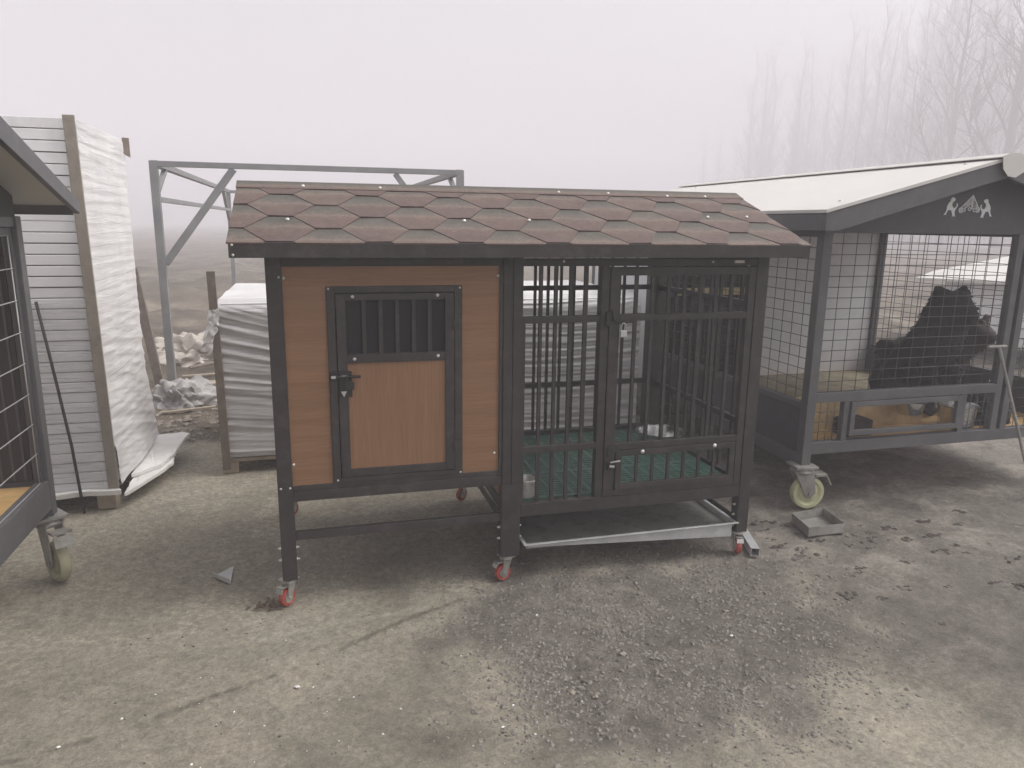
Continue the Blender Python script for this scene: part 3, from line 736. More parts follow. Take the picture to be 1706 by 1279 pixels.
# roof and gables
AX, AZ, EX, EZ2 = 3.6, 1.862, 2.545, 1.583
ex2 = 2*AX - EX; FY, BY = .272, 3.66
rf = MB().prism([(EX-.006,FY-.006,EZ2),(AX,FY-.006,AZ),(AX,FY-.006,AZ-.016),(EX-.006,FY-.006,EZ2-.016)], (0,BY-FY+.012,0))
roof1 = rf.build('roof', M['white'], W1)
MB().prism([(AX+.0004,FY-.006,AZ),(ex2+.006,FY-.006,EZ2),(ex2+.006,FY-.006,EZ2-.016),(AX+.0004,FY-.006,AZ-.016)], (0,BY-FY+.012,0)).build('roof', M['white'], W1)
for s, e in ((1,EX),(-1,ex2)):
    MB().prism([(e,FY,EZ2-.018),(AX,FY,AZ-.018),(AX,FY,AZ-.105),(e+s*.07,FY,EZ2-.10),(e,FY,EZ2-.10)], (0,.024,0)).build('rake_board', G, roof1, bevel=.002)
    MB().prism([(e,BY,EZ2-.018),(AX,BY,AZ-.018),(AX,BY,AZ-.105),(e,BY,EZ2-.10)], (0,-.024,0)).build('rake_board', G, roof1)
    MB().box(min(e,e+s*.022),max(e,e+s*.022),FY+.0245,BY-.0245,EZ2-.10,EZ2-.0185).build('eave_board', G, roof1, bevel=.002)
    MB().prism([(e+s*.023,FY+.025,EZ2-.018+.0061),(AX,FY+.025,AZ-.020),(AX,FY+.025,AZ-.028),(e+s*.023,FY+.025,EZ2-.024)], (0,BY-FY-.05,0)).build('soffit', M['soffit'], roof1)
for y in (YF+.006, YB-.03):
    gp = MB().prism([(XL+.01,y,1.4985),(XL+.055,y,1.474),(XR-.055,y,1.474),(XR-.01,y,1.4985),(XR-.01,y,1.575),(AX,y,1.826),(XL+.01,y,1.575)], (0,.012,0)).build('gable_panel', M['greydark'], W1)
    if y < 1: gable = gp
cp = MB().prism([(AX-.075,FY-.02,AZ-.006),(AX-.03,FY-.02,AZ+.012),(AX+.03,FY-.02,AZ+.012),(AX+.075,FY-.02,AZ-.006),(AX+.073,FY-.02,AZ-.010),(AX,FY-.02,AZ+.006),(AX-.073,FY-.02,AZ-.010)], (0,BY-FY+.03,0))
cp.build('ridge_cap', M['white'], roof1)
MB().prism([(AX-.078,FY-.0235,AZ-.004),(AX-.03,FY-.0235,AZ+.014),(AX+.03,FY-.0235,AZ+.014),(AX+.078,FY-.0235,AZ-.004),(AX+.072,FY-.0235,AZ-.075),(AX+.02,FY-.0235,AZ-.105),(AX-.03,FY-.0235,AZ-.100),(AX-.066,FY-.0235,AZ-.065)], (0,.003,0)).build('ridge_end', M['white'], roof1)
rn = V((-(AZ-EZ2),0,AX-EX)).normalized()
screws('s', roof1, [V((EX+(AX-EX)*t, y, EZ2+(AZ-EZ2)*t)) for t, y in ((.16,.40),(.88,.42),(.2,2.2),(.86,3.2))], rn, .010, 'galv')
# emblem: two dogs either side of a scrollwork gable, cut from white sheet
DOGP = [(455,240),(480,224),(515,232),(528,246),(525,270),(490,290),(480,330),(500,368),(535,375),(560,345),(558,305),(572,308),(579,345),(556,386),(545,402),(537,440),(556,494),(540,494),(526,466),(522,494),(502,494),(510,470),(480,410),(430,402),(412,430),(396,474),(358,474),(385,440),(400,400),(400,350),(420,310),(452,272)]
def em(X, Y): return (3.543 + (X-815)/10.28*.00393, YF+.0035, 1.612 - (Y-360)/10.28*.0037)
MB().prism([em(*p) for p in DOGP], (0,.0024,0)).build('emblem_dog', M['emblem'], gable)
MB().prism([em(1548-p[0], p[1]+12) for p in DOGP], (0,.0024,0)).build('emblem_dog', M['emblem'], gable)
b = MB()
def ring(X, Y, r, w=11, a0=0, a1=6.2832, n=16):
    pts = [(X+math.cos(a0+(a1-a0)*i/n)*r, Y+math.sin(a0+(a1-a0)*i/n)*r) for i in range(n+1)]
    for p, q in zip(pts, pts[1:]): line(p, q, w)
def line(p, q, w=11):
    P, Q = V(em(*p)), V(em(*q)); b.bar(P, Q, .0024, w/10.28*.0038, (0,0,1) if abs(P.x-Q.x) > abs(P.z-Q.z)*.01 else (1,0,0))
for p, q in (((818,190),(640,372)),((818,190),(925,352)),((818,215),(690,360)),((818,230),(880,340)),((818,200),(812,390)),((760,270),(800,330)),((855,260),(820,330)),((700,330),(780,345)),((900,330),(830,350)),((730,300),(745,360)),((790,240),(770,300)),((845,250),(865,320))): line(p, q, 14)
for X, Y, r in ((640,405,34),(640,405,16),(690,400,22),(720,350,18),(785,385,22),(760,320,14),(800,300,14),(838,300,14),(845,360,22),(870,400,22),(925,395,34),(925,395,15),(815,265,12),(880,355,16)): ring(X, Y, r, 12)
b.build('emblem_scroll', M['emblem'], gable, recalc=False)
caster(W1, XL+.024, YF+.024, .252, .092, .044, R(172), 'cream', True, 'galvdirty')
for x, y in ((XR-.03,YF+.03),(XL+.03,YB-.03),(XR-.03,YB-.03)): caster(W1, x, y, .252, .092, .044, R(140), 'cream', True, 'galvdirty')

# left kennel: its gable side faces us, ridge runs left
W2 = empty('wire_kennel', (-1.9,-.45,0), 'wire mesh kennel with pale soffit and dark inner panel beside the tall panel stack', 'kennel', 'wire mesh kennels')
X2, XA, Y2, Y1 = -.92, -2.9, .53, -1.43
for x in (XA, X2-.055):
    for y in (Y1, Y2-.055): bx('post', G, W2, x, x+.055, y, y+.055, .285, 1.505)
for x in (XA+.002, X2-.047):
    bx('rail', G, W2, x, x+.045, Y1+.0555, Y2-.0555, .318, .442); bx('rail', G, W2, x, x+.04, Y1+.0555, Y2-.0555, 1.465, 1.503)
for y in (Y1+.002, Y2-.047):
    bx('rail', G, W2, XA+.0555, X2-.0555, y, y+.045, .318, .442); bx('rail', G, W2, XA+.0555, X2-.0555, y, y+.04, 1.465, 1.503)
bx('mesh_frame', M['greydark'], W2, X2-.038, X2-.016, Y2-.085, Y2-.056, .443, 1.4645); bx('mesh_frame', M['greydark'], W2, X2-.038, X2-.016, Y1+.056, Y2-.0855, 1.435, 1.4645)
wire_panel('wire_mesh', W2, (X2-.025,Y1+.056,.443), (0,Y2-Y1-.142,0), (0,0,.99), .62, .125, .0024, 'galv')
wire_panel('wire_mesh', W2, (XA+.056,Y2-.03,.443), (X2-XA-.112,0,0), (0,0,1.02), .088, .057, .0021, 'greydark')
wire_panel('wire_mesh', W2, (XA+.025,Y1+.056,.443), (0,Y2-Y1-.112,0), (0,0,1.02), .088, .125, .0024, 'greydark')
dk = bx('dark_panel', M['black'], W2, X2-.225, X2-.056, Y2-.060, Y2-.048, .443, 1.464)
for k in range(4): MB().box(X2-.21+k*.042,X2-.202+k*.042,Y2-.064,Y2-.0605,.45,1.46).build('slat', M['greydark'], dk)
bx('floor', M['ply'], W2, XA+.06, X2-.05, Y1+.06, Y2-.065, .405, .425)
RY2, RZ2, SLP = -.45, 1.925, .319
def rz(y): return RZ2 - SLP*abs(y-RY2)
XE, YE = -.75, .672; YE2 = 2*RY2 - YE; XW = XA - .17
for ya in (YE, YE2):
    rf = MB().prism([(XW,ya,rz(ya)),(XW,RY2+(.0004 if ya > 0 else 0),RZ2),(XW,RY2+(.0004 if ya > 0 else 0),RZ2-.014),(XW,ya,rz(ya)-.014)], (XE-XW,0,0)).build('roof', M['white'], W2)
    sg_ = 1 if ya > 0 else -1
    for xe, xd in ((XE,-.022),(XW,.022)):
        MB().prism([(xe,ya+sg_*.004,rz(ya)-.0005),(xe,RY2,RZ2+.0008),(xe,RY2,RZ2-.082),(xe,ya-sg_*.03,rz(ya)-.060),(xe,ya+sg_*.004,rz(ya)-.046)] if False else [(xe+(.0022 if xd<0 else -.0022),ya+sg_*.004,rz(ya)+.004),(xe+(.0022 if xd<0 else -.0022),RY2,RZ2+.004),(xe+(.0022 if xd<0 else -.0022),RY2,RZ2-.085),(xe+(.0022 if xd<0 else -.0022),ya+sg_*.004,rz(ya)-.050)], (xd,0,0)).build('rake_board', G, rf, bevel=.002)
    MB().box(XW+.022,XE-.022,min(ya,ya-sg_*.022),max(ya,ya-sg_*.022),rz(ya)-.055,rz(ya)-.0145).build('eave_board', G, rf)
    MB().prism([(XW+.023,ya-sg_*.023,rz(ya)-.0150+.007),(XW+.023,RY2+(.0006 if ya > 0 else 0),RZ2-.016),(XW+.023,RY2+(.0006 if ya > 0 else 0),RZ2-.024),(XW+.023,ya-sg_*.023,rz(ya)-.017)], (XE-XW-.046,0,0)).build('soffit', M['soffit'], rf)
for x in (X2-.03, XA+.01):
    MB().prism([(x,Y2-.01,1.5045),(x,Y2-.01,rz(Y2)-.03),(x,RY2,RZ2-.03),(x,Y1+.01,rz(Y1)-.03),(x,Y1+.01,1.5045)], (.014,0,0)).build('gable_panel', M['greydark'], W2)
caster(W2, X2-.028, Y2-.03, .285, .086, .042, R(128), 'soiled', True, 'galvdirty')
for x, y in ((XA+.03,Y2-.03),(XA+.03,Y1+.03),(X2-.03,Y1+.03)): caster(W2, x, y, .285, .088, .044, R(140), 'cream', True, 'galvdirty')

# small white roofed kennel far behind the right one
W3 = empty('small_kennel', (8.3,4.2,0), 'low kennel with plain white roof and pale walls seen through the big wire kennel', 'kennel')
HA = R(-50); hu, hv = V((math.cos(HA),math.sin(HA),0)), V((-math.sin(HA),math.cos(HA),0))
def hp(a, b, z): return V((7.12,4.45,0)) + hu*a + hv*b + V((0,0,z))
def hbox(name, mat, a0, a1, b0, b1, z0, z1): MB().prism([hp(a0,b0,z0),hp(a1,b0,z0),hp(a1,b1,z0),hp(a0,b1,z0)], (0,0,z1-z0)).build(name, mat, W3, bevel=.003)
hbox('wall', M['panelwhite'], .30, 3.0, .25, 1.5, .18, .925)
for a in (.33, 2.9):
    for b_2 in (.28, 1.42): hbox('leg', G, a, a+.06, b_2, b_2+.06, -.06, .1795)
for s_, b0 in ((-1,0.),(1,1.75)):
    bm_ = .875 + s_*.0002
    MB().add([hp(0,b0,.93),hp(3.3,b0,.93),hp(3.3,bm_,1.22),hp(1.0,bm_,1.22),hp(0,b0,.895),hp(3.3,b0,.895),hp(3.3,bm_,1.185),hp(1.0,bm_,1.185)], [(0,1,2,3),(7,6,5,4),(0,4,5,1),(1,5,6,2),(2,6,7,3),(3,7,4,0)]).build('roof', M['white'], W3)
MB().add([hp(0,0,.929),hp(1.0,.875,1.219),hp(0,1.75,.929),hp(.03,.03,.896),hp(1.0,.875,1.19),hp(.03,1.72,.896)], [(0,1,2),(5,4,3),(0,3,4,1),(1,4,5,2),(2,5,3,0)]).build('hip_end', M['white'], W3)

# ---------------------------------------------------------------- what stands on or in the right kennel
b = MB().lathe((3.45,.553,.455), [(.002,.004),(.056,0),(.066,.01),(.080,.095),(.091,.104),(.091,.107),(.078,.104),(.060,.014),(.002,.008)], 32)
tag(b.build('feeding_bowl', M['steel'], None, (3.45,.553,.455), smooth=R(40)), 'steel bowl held in a ring just behind the hatch of the big wire kennel', 'bowl')
bs = MB()
bs.lathe((3.45,.553,.535), [(.080,0),(.086,0),(.086,.006),(.080,.006),(.080,0)], 28); bs.bar((3.45,.470,.538),(3.45,.458,.538),.012,.006)
bs.bar((3.45,.4565,.538),(3.45,.4565,.591),.012,.004)
bs.build('bowl_ring', M['greydark'], W1)
b = MB().lathe((3.80,.56,.361), [(.002,.003),(.085,0),(.092,.006),(.104,.125),(.110,.13),(.110,.133),(.101,.13),(.088,.01),(.002,.006)], 32)
tag(b.build('steel_bucket', M['steel'], None, (3.80,.56,.361), smooth=R(40)), 'shallow shiny steel bucket on the plywood floor of the big wire kennel', 'bucket')
b = MB().box(2.99,3.16,.50,.62,.3608,.45).box(3.0,3.15,.51,.61,.4505,.455)
tag(b.build('food_box', M['furbrown'], None, (3.1,.7,.361), bevel=.004), 'small brown box on the plywood floor behind the hatch', 'box')
b = MB(); rs = random.Random(3)
for k in range(420):
    x, y = rs.uniform(2.715, 2.895), rs.uniform(.50, .655); z = .363 + (y-.48)*rs.uniform(.1,1.05)
    d = V((rs.gauss(0,.5), rs.gauss(0,.3), rs.gauss(.35,.4))).normalized()*rs.uniform(.03,.075); w_ = d.orthogonal().normalized()*.0016; p = V((x,y,z))
    q = p + d; q.x = min(max(q.x,2.71),2.90); q.y = min(max(q.y,.485),.66); q.z = max(q.z,.363); b.add([p-w_, p+w_, q+w_*.6, q-w_*.6], [(0,1,2,3)])
tag(b.build('straw', M['straw'], None, (2.8,.57,.361), recalc=False), kind='stuff')
def crumple(name, mat, c, sx, sy, sz, seed, label, cat, amp=.35, n=26, group=None):
    bm = bmesh.new(); bmesh.ops.create_icosphere(bm, subdivisions=5, radius=1)
    for v in bm.verts:
        p = v.co.copy(); k = 1 + amp*noise.fractal(p*1.3+V((seed,0,0)), 1, 2, 5) + amp*.5*abs(noise.noise(p*3.2+V((seed,3,0)))) + amp*.16*noise.fractal(p*7+V((seed,9,0)), .8, 2, 4)
        v.co = V((p.x*sx*k, p.y*sy*k, max(-.02, p.z*sz*k + (abs(noise.noise(V((p.x*4,p.y*4,seed))))*sz*.5 if p.z > 0 else 0))))
    me = bpy.data.meshes.new(name); bm.to_mesh(me); bm.free(); me.materials.append(M[mat]); me.shade_smooth(); me.set_sharp_from_angle(angle=R(50))
    o = bpy.data.objects.new(name, me); col.objects.link(o); o.location = c; ORG[o.name] = V(c)
    return tag(o, label, cat, group)
crumple('plastic_bag', 'bag', (4.06,.60,.375), .13, .09, .16, 4.2, 'glossy black plastic bag on the wire kennel floor in front of the dogs', 'bag', .5)
t = V((3.815,.365,.868)); e = V((4.085,.24,.012)); b = MB().tube([t,e], .0085, 10).tube([t-V((.075,.0,.0)), t+V((.05,0,0))], .008, 8)
b.prism([e+V((-.05,-.02,0)),e+V((.05,.02,0)),e+V((.05,.02,.002)),e+V((-.05,-.02,.002))], (.03,-.08,-.008))
tag(b.build('scraper', M['galvdirty'], None, tuple(e)), 'thin metal scraper with T handle leaning on the wire kennel door post', 'scraper')
# low box tray on the ground
P = [(2.512,.268),(2.721,.290),(2.690,.085),(2.478,.085)]
b = MB().prism([(x,y,.002) for x, y in P], (0,0,.003))
for i in range(4):
    p, q = V((*P[i],.029)), V((*P[(i+1)%4],.029)); d = (q-p).normalized()*.0015; b.bar(p+d, q-d, .003, .046)
tag(b.build('metal_tray', M['galvdirty'], None, (2.6,.18,0)), 'low open sheet metal box lying on the dirt in front of the yellow caster', 'tray')

# dogs
def dog(name, joints, edges, label, fur='fur', sub=2, tufts=2600, seed=1):
    me = bpy.data.meshes.new(name); me.from_pydata([j[0] for j in joints], edges, [])
    o = bpy.data.objects.new(name, me); col.objects.link(o)
    md = o.modifiers.new('skin', 'SKIN'); md.use_smooth_shade = True
    for i, j in enumerate(joints):
        r = j[1]; me.skin_vertices[0].data[i].radius = (r, r) if isinstance(r, float) else r
    me.skin_vertices[0].data[0].use_root = True
    ss = o.modifiers.new('sub', 'SUBSURF'); ss.levels = sub; ss.render_levels = sub
    dg = bpy.context.evaluated_depsgraph_get(); ev = o.evaluated_get(dg); m2 = bpy.data.meshes.new_from_object(ev)
    o.modifiers.clear(); o.data = m2
    for v in m2.vertices: v.co += v.normal*(.012*noise.fractal(v.co*22, 1, 2, 3))
    m2.materials.clear(); m2.materials.append(M[fur]); m2.shade_smooth()
    c = joints[0][0]; org = V((c[0],c[1],.361))
    rnd = random.Random(seed); polys = list(m2.polygons); ws = [p.area for p in polys]
    b = MB()
    for p in rnd.choices(polys, ws, k=tufts):
        vs = [m2.vertices[i].co for i in p.vertices]; a = rnd.random(); q = vs[0].lerp(vs[1], a).lerp(vs[2].lerp(vs[-1], a), rnd.random())
        if q.z < .42: continue
        nrm = (p.normal*.75 + V((rnd.gauss(0,.35), rnd.gauss(0,.35), rnd.gauss(-.55,.3)))).normalized(); L = rnd.uniform(.012,.030); s = nrm.cross(V((rnd.gauss(0,1),rnd.gauss(0,1),rnd.gauss(0,1)))).normalized()*.004
        q = q - p.normal*.004; b.add([q-s, q+s, q+nrm*L*.6+s*.6+V((0,0,-.003)), q+nrm*L+V((0,0,-.010))], [(0,1,2,3)])
    for v in m2.vertices: v.co -= org
    o.location = org; ORG[o.name] = org
    f = b.build('fur', M[fur], o, recalc=False)
    return tag(o, label, 'dog', 'black dogs in the wire kennel')
FZ = .361
DS = [1., 1.04]
def J(x, y, z, r, o): return ((o[0]+x*DS[0], o[1]+y*DS[0], FZ+z*DS[1]), r)
# dog sitting and looking out: hips, spine, chest, neck, head, muzzle, ears, legs, curled tail
o = (3.89,.97)
jt = [J(.0,.20,.17,(.14,.14),o), J(.02,.08,.27,(.145,.145),o), J(.045,-.04,.40,(.150,.145),o), J(.055,-.10,.53,(.128,.13),o), J(.06,-.13,.640,(.142,.132),o), J(.062,-.20,.63,(.10,.095),o), J(.062,-.275,.60,.052,o), J(.06,-.305,.595,.038,o),
      J(-.035,-.11,.715,.050,o), J(-.050,-.105,.775,.018,o), J(.150,-.11,.715,.050,o), J(.168,-.105,.775,.018,o),
      J(-.05,-.12,.30,.075,o), J(-.06,-.15,.14,.045,o), J(-.06,-.17,.035,.038,o), J(-.06,-.23,.025,.035,o),
      J(.12,-.12,.30,.075,o), J(.13,-.15,.14,.045,o), J(.13,-.17,.035,.038,o), J(.13,-.23,.025,.035,o),
      J(-.10,.10,.13,.10,o), J(-.13,-.06,.09,.055,o), J(-.13,-.14,.03,.038,o), J(.10,.14,.12,.10,o), J(.17,-.02,.08,.055,o), J(.18,-.10,.03,.038,o),
      J(.06,.32,.12,.06,o), J(.08,.40,.09,.055,o), J(.10,.46,.075,.045,o)]
ed = [(0,1),(1,2),(2,3),(3,4),(4,5),(5,6),(6,7),(4,8),(8,9),(4,10),(10,11),(2,12),(12,13),(13,14),(14,15),(2,16),(16,17),(17,18),(18,19),(0,20),(20,21),(21,22),(0,23),(23,24),(24,25),(0,26),(26,27),(27,28)]
dog('dog', jt, ed, 'shaggy black dog sitting upright with pricked ears facing out of the wire kennel', seed=3)
_d = bpy.data.objects['dog']; ex_ = V((o[0]+.062, o[1]-.20, FZ+.66))
M['eye'] = simple('dark_eye', (.02,.012,.006), (.03,.018,.01), 10, .1)
for dx in (-.045, .045): MB().lathe(ex_ + V((dx,-.066,.015)), [(.001,-.011),(.008,-.008),(.011,0),(.008,.008),(.001,.011)], 12).build('eye', M['eye'], _d, smooth=True)
MB().lathe(ex_ + V((0,-.150,-.055)), [(.001,-.014),(.014,-.009),(.020,0),(.013,.010),(.001,.013)], 14).build('nose', M['eye'], _d, smooth=True)
DS[:] = [.98, 1.0]
# second dog standing side-on behind it, head to the right behind the door post
o = (4.20,1.22)
jt = [J(-.28,.0,.30,(.13,.14),o), J(-.05,.0,.30,(.14,.15),o), J(.17,.0,.31,(.14,.15),o), J(.24,-.06,.38,(.10,.11),o), J(.26,-.13,.45,(.095,.09),o), J(.26,-.21,.44,.058,o), J(.26,-.27,.43,.04,o),
      J(.20,-.12,.53,.035,o), J(.185,-.12,.58,.012,o), J(.32,-.12,.53,.035,o), J(.335,-.12,.58,.012,o),
      J(.17,-.08,.20,.065,o), J(.17,-.09,.10,.04,o), J(.17,-.09,.03,.036,o), J(.17,.08,.20,.065,o), J(.17,.09,.10,.04,o), J(.17,.09,.03,.036,o),
      J(-.28,-.08,.20,.075,o), J(-.34,-.09,.11,.042,o), J(-.31,-.09,.03,.036,o), J(-.28,.08,.20,.075,o), J(-.34,.09,.11,.042,o), J(-.31,.09,.03,.036,o),
      J(-.37,.0,.36,.065,o), J(-.36,.0,.42,.07,o)]
ed = [(0,1),(1,2),(2,3),(3,4),(4,5),(5,6),(4,7),(7,8),(4,9),(9,10),(2,11),(11,12),(12,13),(2,14),(14,15),(15,16),(0,17),(17,18),(18,19),(0,20),(20,21),(21,22),(0,23),(23,24)]
dog('dog', jt, ed, 'dark brown shaggy dog standing side on behind the sitting black dog', 'furbrown', seed=5, tufts=1600)

# ---------------------------------------------------------------- wrapped panel stacks
def pallet(x0, x1, y0, y1, z, label, legs=(0,.5,1)):
    P = empty('pallet', ((x0+x1)/2,(y0+y1)/2,0), label, 'pallet', 'pallets under the panel stacks')
    h = z - .022
    for t in legs:
        x = x0 + (x1-x0-.09)*t
        for s in (0,.5,1): MB().box(x, x+.09, y0+(y1-y0-.09)*s, y0+(y1-y0-.09)*s+.09, 0, h-.0005).build('block', M['timber'], P, bevel=.003)
    n = 7
    for k in range(n):
        y = y0 + (y1-y0-.09)*k/(n-1); MB().box(x0, x1, y, y+.09, h, z).build('deck_board', M['timber'], P, bevel=.002)
    return P
def stack(x0, x1, y0, y1, z0, z1, pitch, name, label, flare=0.):
    S = empty(name, ((x0+x1)/2,(y0+y1)/2,z0), label, 'panel stack', 'film wrapped panel stacks')
    n = round((z1-z0)/pitch); b = MB(); g = .0045
    for k in range(n):
        z = z0 + (z1-z0)*k/n; d = random.uniform(-.004,.004); e = random.uniform(-.004,.004)
        b.box(x0+.01+d, x1-.012+e+flare*max(0,.5-(z-z0))**2, y0+.012+e, y1-.012, z+g*.5, z+(z1-z0)/n-g*.5)
    b.build('panels', M['panelwhite'], S, bevel=.003)
    return S
pallet(-2.1,-.885,1.29,2.24,.10, 'pallet under the tall wrapped stack with a timber block showing')
S1 = stack(-2.1,-.885,1.28,2.25,.1008,1.965,.054,'panel_stack','tall stack of pale panels in white stretch film with a timber corner strip')
def fx1(z): return .03*sstep(.7,.1,z)
def wrapx(u, v):
    z = .135 + v*1.82; y = 1.287 + u*.965
    n = noise.fractal(V((y*1.2, z*3.0, 3)), 1, 2, 4); c = noise.ridged_multi_fractal(V((y*.9+z*.35, (z+y*.20*(1-v))*17, 1)), 1, 2, 5, 1, 2)
    calm = sstep(.05,.35,abs(v-.66))*.8+.2
    return (-.8825 + fx1(z)*(1+.5*u) + .03*math.sin(u*3.14)*sstep(.9,.2,v)*.5 + (.0075*n + .0052*(c-1.0))*calm + .0008*math.sin((z-.1)*2*math.pi/.0548), y, z)
MB().grid(wrapx, 90, 260).build('wrap', M['film'], S1, smooth=True, recalc=False)
fm = NT('clear_stretch_film'); fv = fm.noise(1.6, 6, .7, fm.coords((2,2,34),(0,.05,0)), .8)
fm.set(Base_Color=(.62,.63,.64), Roughness=.25, Alpha=fm.ramp(fv, [(.35,.10),(.6,.30),(.75,.75)]))
fm.bump(fv, .5, .008); M['clear'] = fm.m
def film1(u, v):
    z = .14 + v*.95; x = -2.09 + u*1.16
    return (x, 1.279 - .006*abs(noise.fractal(V((x*1.5, z*16, 7)), 1, 2, 4)) - .002, z)
MB().grid(film1, 60, 110).build('clear_film', M['clear'], S1, smooth=True, recalc=False)
def board(u, v):
    z = .12 + v*1.855; return z
M['strip_wood'] = simple('dull_timber_strip', (.25,.22,.185), (.33,.295,.25), 9, .85, 0, .3, 60, dust=(.17,.15,.12,.5))
MB().bar((-.884,1.270,.12),(-.907,1.270,1.975),.052,.012,(0,1,0)).build('corner_strip', M['strip_wood'], S1, bevel=.003)
MB().prism([(-.885,2.235,1.972),(-.855,2.262,1.972),(-.855,2.262,1.86),(-.885,2.235,1.88)], (.004,-.004,0)).build('corner_strip', M['oldwood'], S1)
def slab(name, P, z, th, label, mat='foam', seed=0, group=None):
    """broken foam sheet: ragged outline, uneven top"""
    Q = []
    for i in range(len(P)):
        a, c = V((*P[i],0)), V((*P[(i+1)%len(P)],0)); m = max(2, int((c-a).length/.03))
        for k in range(m):
            p = a.lerp(c, k/m); Q.append((p.x+.006*noise.noise(V((p.x*40,p.y*40,seed))), p.y+.006*noise.noise(V((p.x*40,p.y*40,seed+5)))))
    zz = lambda x, y: z + .010*noise.noise(V((x*6,y*6,seed))) + .018*sstep(-.85,-.65,x)
    b = MB(); n = len(Q); b.add([(x,y,zz(x,y)) for x, y in Q] + [(x,y,zz(x,y)+th) for x, y in Q], [list(range(n))[::-1], list(range(n,2*n))] + [[i,(i+1)%n,n+(i+1)%n,n+i] for i in range(n)])
    return tag(b.build(name, M[mat], None, (*P[0],z), bevel=.003), label, 'foam sheet', group)
slab('foam_sheet', [(-.845,1.48),(-.845,2.26),(-.70,2.27),(-.645,2.22),(-.662,1.98),(-.668,1.80),(-.715,1.60)], .098, .022, 'broken white foam sheet sticking out at the back of the tall stack')
slab('foam_sheet', [(-.835,1.262),(-.845,1.76),(-.675,1.80),(-.664,1.70),(-.70,1.56),(-.76,1.40)], .072, .022, 'broken white foam sheet at the foot of the tall stack nearest the concrete', seed=3)
slab('foam_sheet', [(-2.1,1.235),(-2.1,1.285),(-.862,1.285),(-.842,1.245)], .086, .028, 'long white foam edge under the front of the tall stack', seed=6)
p0, p1 = V((-1.020,1.215,.012)), V((-1.135,1.262,1.10))
tag(MB().tube([p0, p0.lerp(p1,.33)+V((.012,0,0)), p0.lerp(p1,.66)+V((.008,0,0)), p1], .0075, 8).build('rod', M['black'], None, tuple(p0), smooth=True), 'thin black rod leaning against the front of the tall stack', 'rod')

pallet(-.40,2.30,1.74,2.96,.092, 'pallet under the long low stack behind the brown kennel', (0,.33,.66,1))
S2 = stack(-.36,2.285,1.735,2.97,.0928,1.03,.050,'panel_stack','long low stack of pale panels in creased film behind the brown kennel')
def wrapf(u, v):
    x = -.365 + u*2.655; t = v
    if t < .80: z = .105 + t/.80*.865; y = 1.728; cr = 1.
    else: a = (t-.80)/.20*math.pi/2; z = .97 + .075*math.sin(a); y = 1.728 + .10*(1-math.cos(a)); cr = 1-.8*(t-.80)/.20
    c = noise.ridged_multi_fractal(V((x*.55, z*(15+4*math.sin(x)), 2)), 1, 2, 4, 1, 2); n = noise.fractal(V((x*1.4, z*4, 3)), 1, 2, 3)
    return (x, y - cr*(.012*(c-.8)+.008*n), z + .004*noise.noise(V((x*2,z*30,1))) + (1-cr)*.012*n)
wo = MB().grid(wrapf, 190, 190)
wo.build('wrap', M['film_shaded'], S2, smooth=True, recalc=False)
MB().grid(lambda u, v: (-.368+u*2.66, 1.826+v*1.16, 1.046+.010*noise.fractal(V((u*9,v*4,2)),1,2,4)*(1-.6*(v<.02))), 80, 40).build('top_wrap', M['film'], S2, smooth=True, recalc=False)
MB().grid(lambda u, v: (-.367-.006*noise.noise(V((u*3,v*14,2))), 1.73+u*1.24, .105+v*.94), 30, 60).build('side_wrap', M['film'], S2, smooth=True, recalc=False)
MB().grid(lambda u, v: (2.29+.006*noise.noise(V((u*3,v*14,4))), 1.73+u*1.24, .105+v*.94), 30, 60).build('side_wrap', M['film'], S2, smooth=True, recalc=False)
MB().bar((-.372,1.704,.035),(-.385,1.712,1.215),.046,.020,(0,1,0)).build('corner_strip', M['oldwood'], S2, bevel=.003)
def scrap(u, v):
    w_ = .030 + .012*noise.noise(V((v*7,1,1))); x = -.385 + (u-.5)*2*w_ + .05*noise.noise(V((v*3,2,2))) - .05*v*(v>.4)
    return (x, 1.688 - .02*abs(noise.noise(V((u*3,v*6,4)))), 1.00 - v*.24 + .02*noise.noise(V((u*4,v*5,3))))
MB().grid(scrap, 10, 34).build('film_scrap', M['film'], S2, smooth=True, recalc=False)

# ---------------------------------------------------------------- steel frame, rubbish and timber behind
F = empty('steel_canopy', (.25,8.0,0), 'galvanised square tube canopy frame without a roof, standing behind the brown kennel', 'canopy')
M['galvframe'] = simple('dull_galvanised_tube', (.20,.203,.205), (.30,.30,.30), 5, .5, .3, .04, 40, .65, dust=(.25,.23,.2,.5)); gm = M['galvframe']; FX0, FX1, FY0, FY1 = -1.14, 1.64, 4.63, 11.3
for x in (FX0, FX1):
    for y in (FY0, FY1): bx('post', gm, F, x-.034, x+.034, y-.034, y+.034, -.05, 1.958)
for y in (FY0, FY1): bx('beam', gm, F, FX0-.034, FX1+.034, y-.030, y+.030, 1.9585, 2.008)
for x in (FX0, FX1):
    bx('beam', gm, F, x-.03, x+.03, FY0+.0345, FY1-.0345, 1.962, 2.016); bx('beam', gm, F, x-.024, x+.024, FY0+.0345, FY1-.0345, 1.655, 1.70)
def brace(p, q, w=.05): MB().bar(p, q, w, w*.8, (0,1,0)).build('brace', gm, F, bevel=.002)
brace((FX0+.03,FY0,1.10),(FX0+.67,FY0,1.957), .062); brace((FX1-.03,FY0,1.15),(FX1-.64,FY0,1.957), .05)
for x in (FX0, FX1):
    brace((x,FY0+.03,1.72),(x,FY0+.55,1.96), .045); brace((x,FY1-.03,1.45),(x,FY1-.8,1.96), .05)
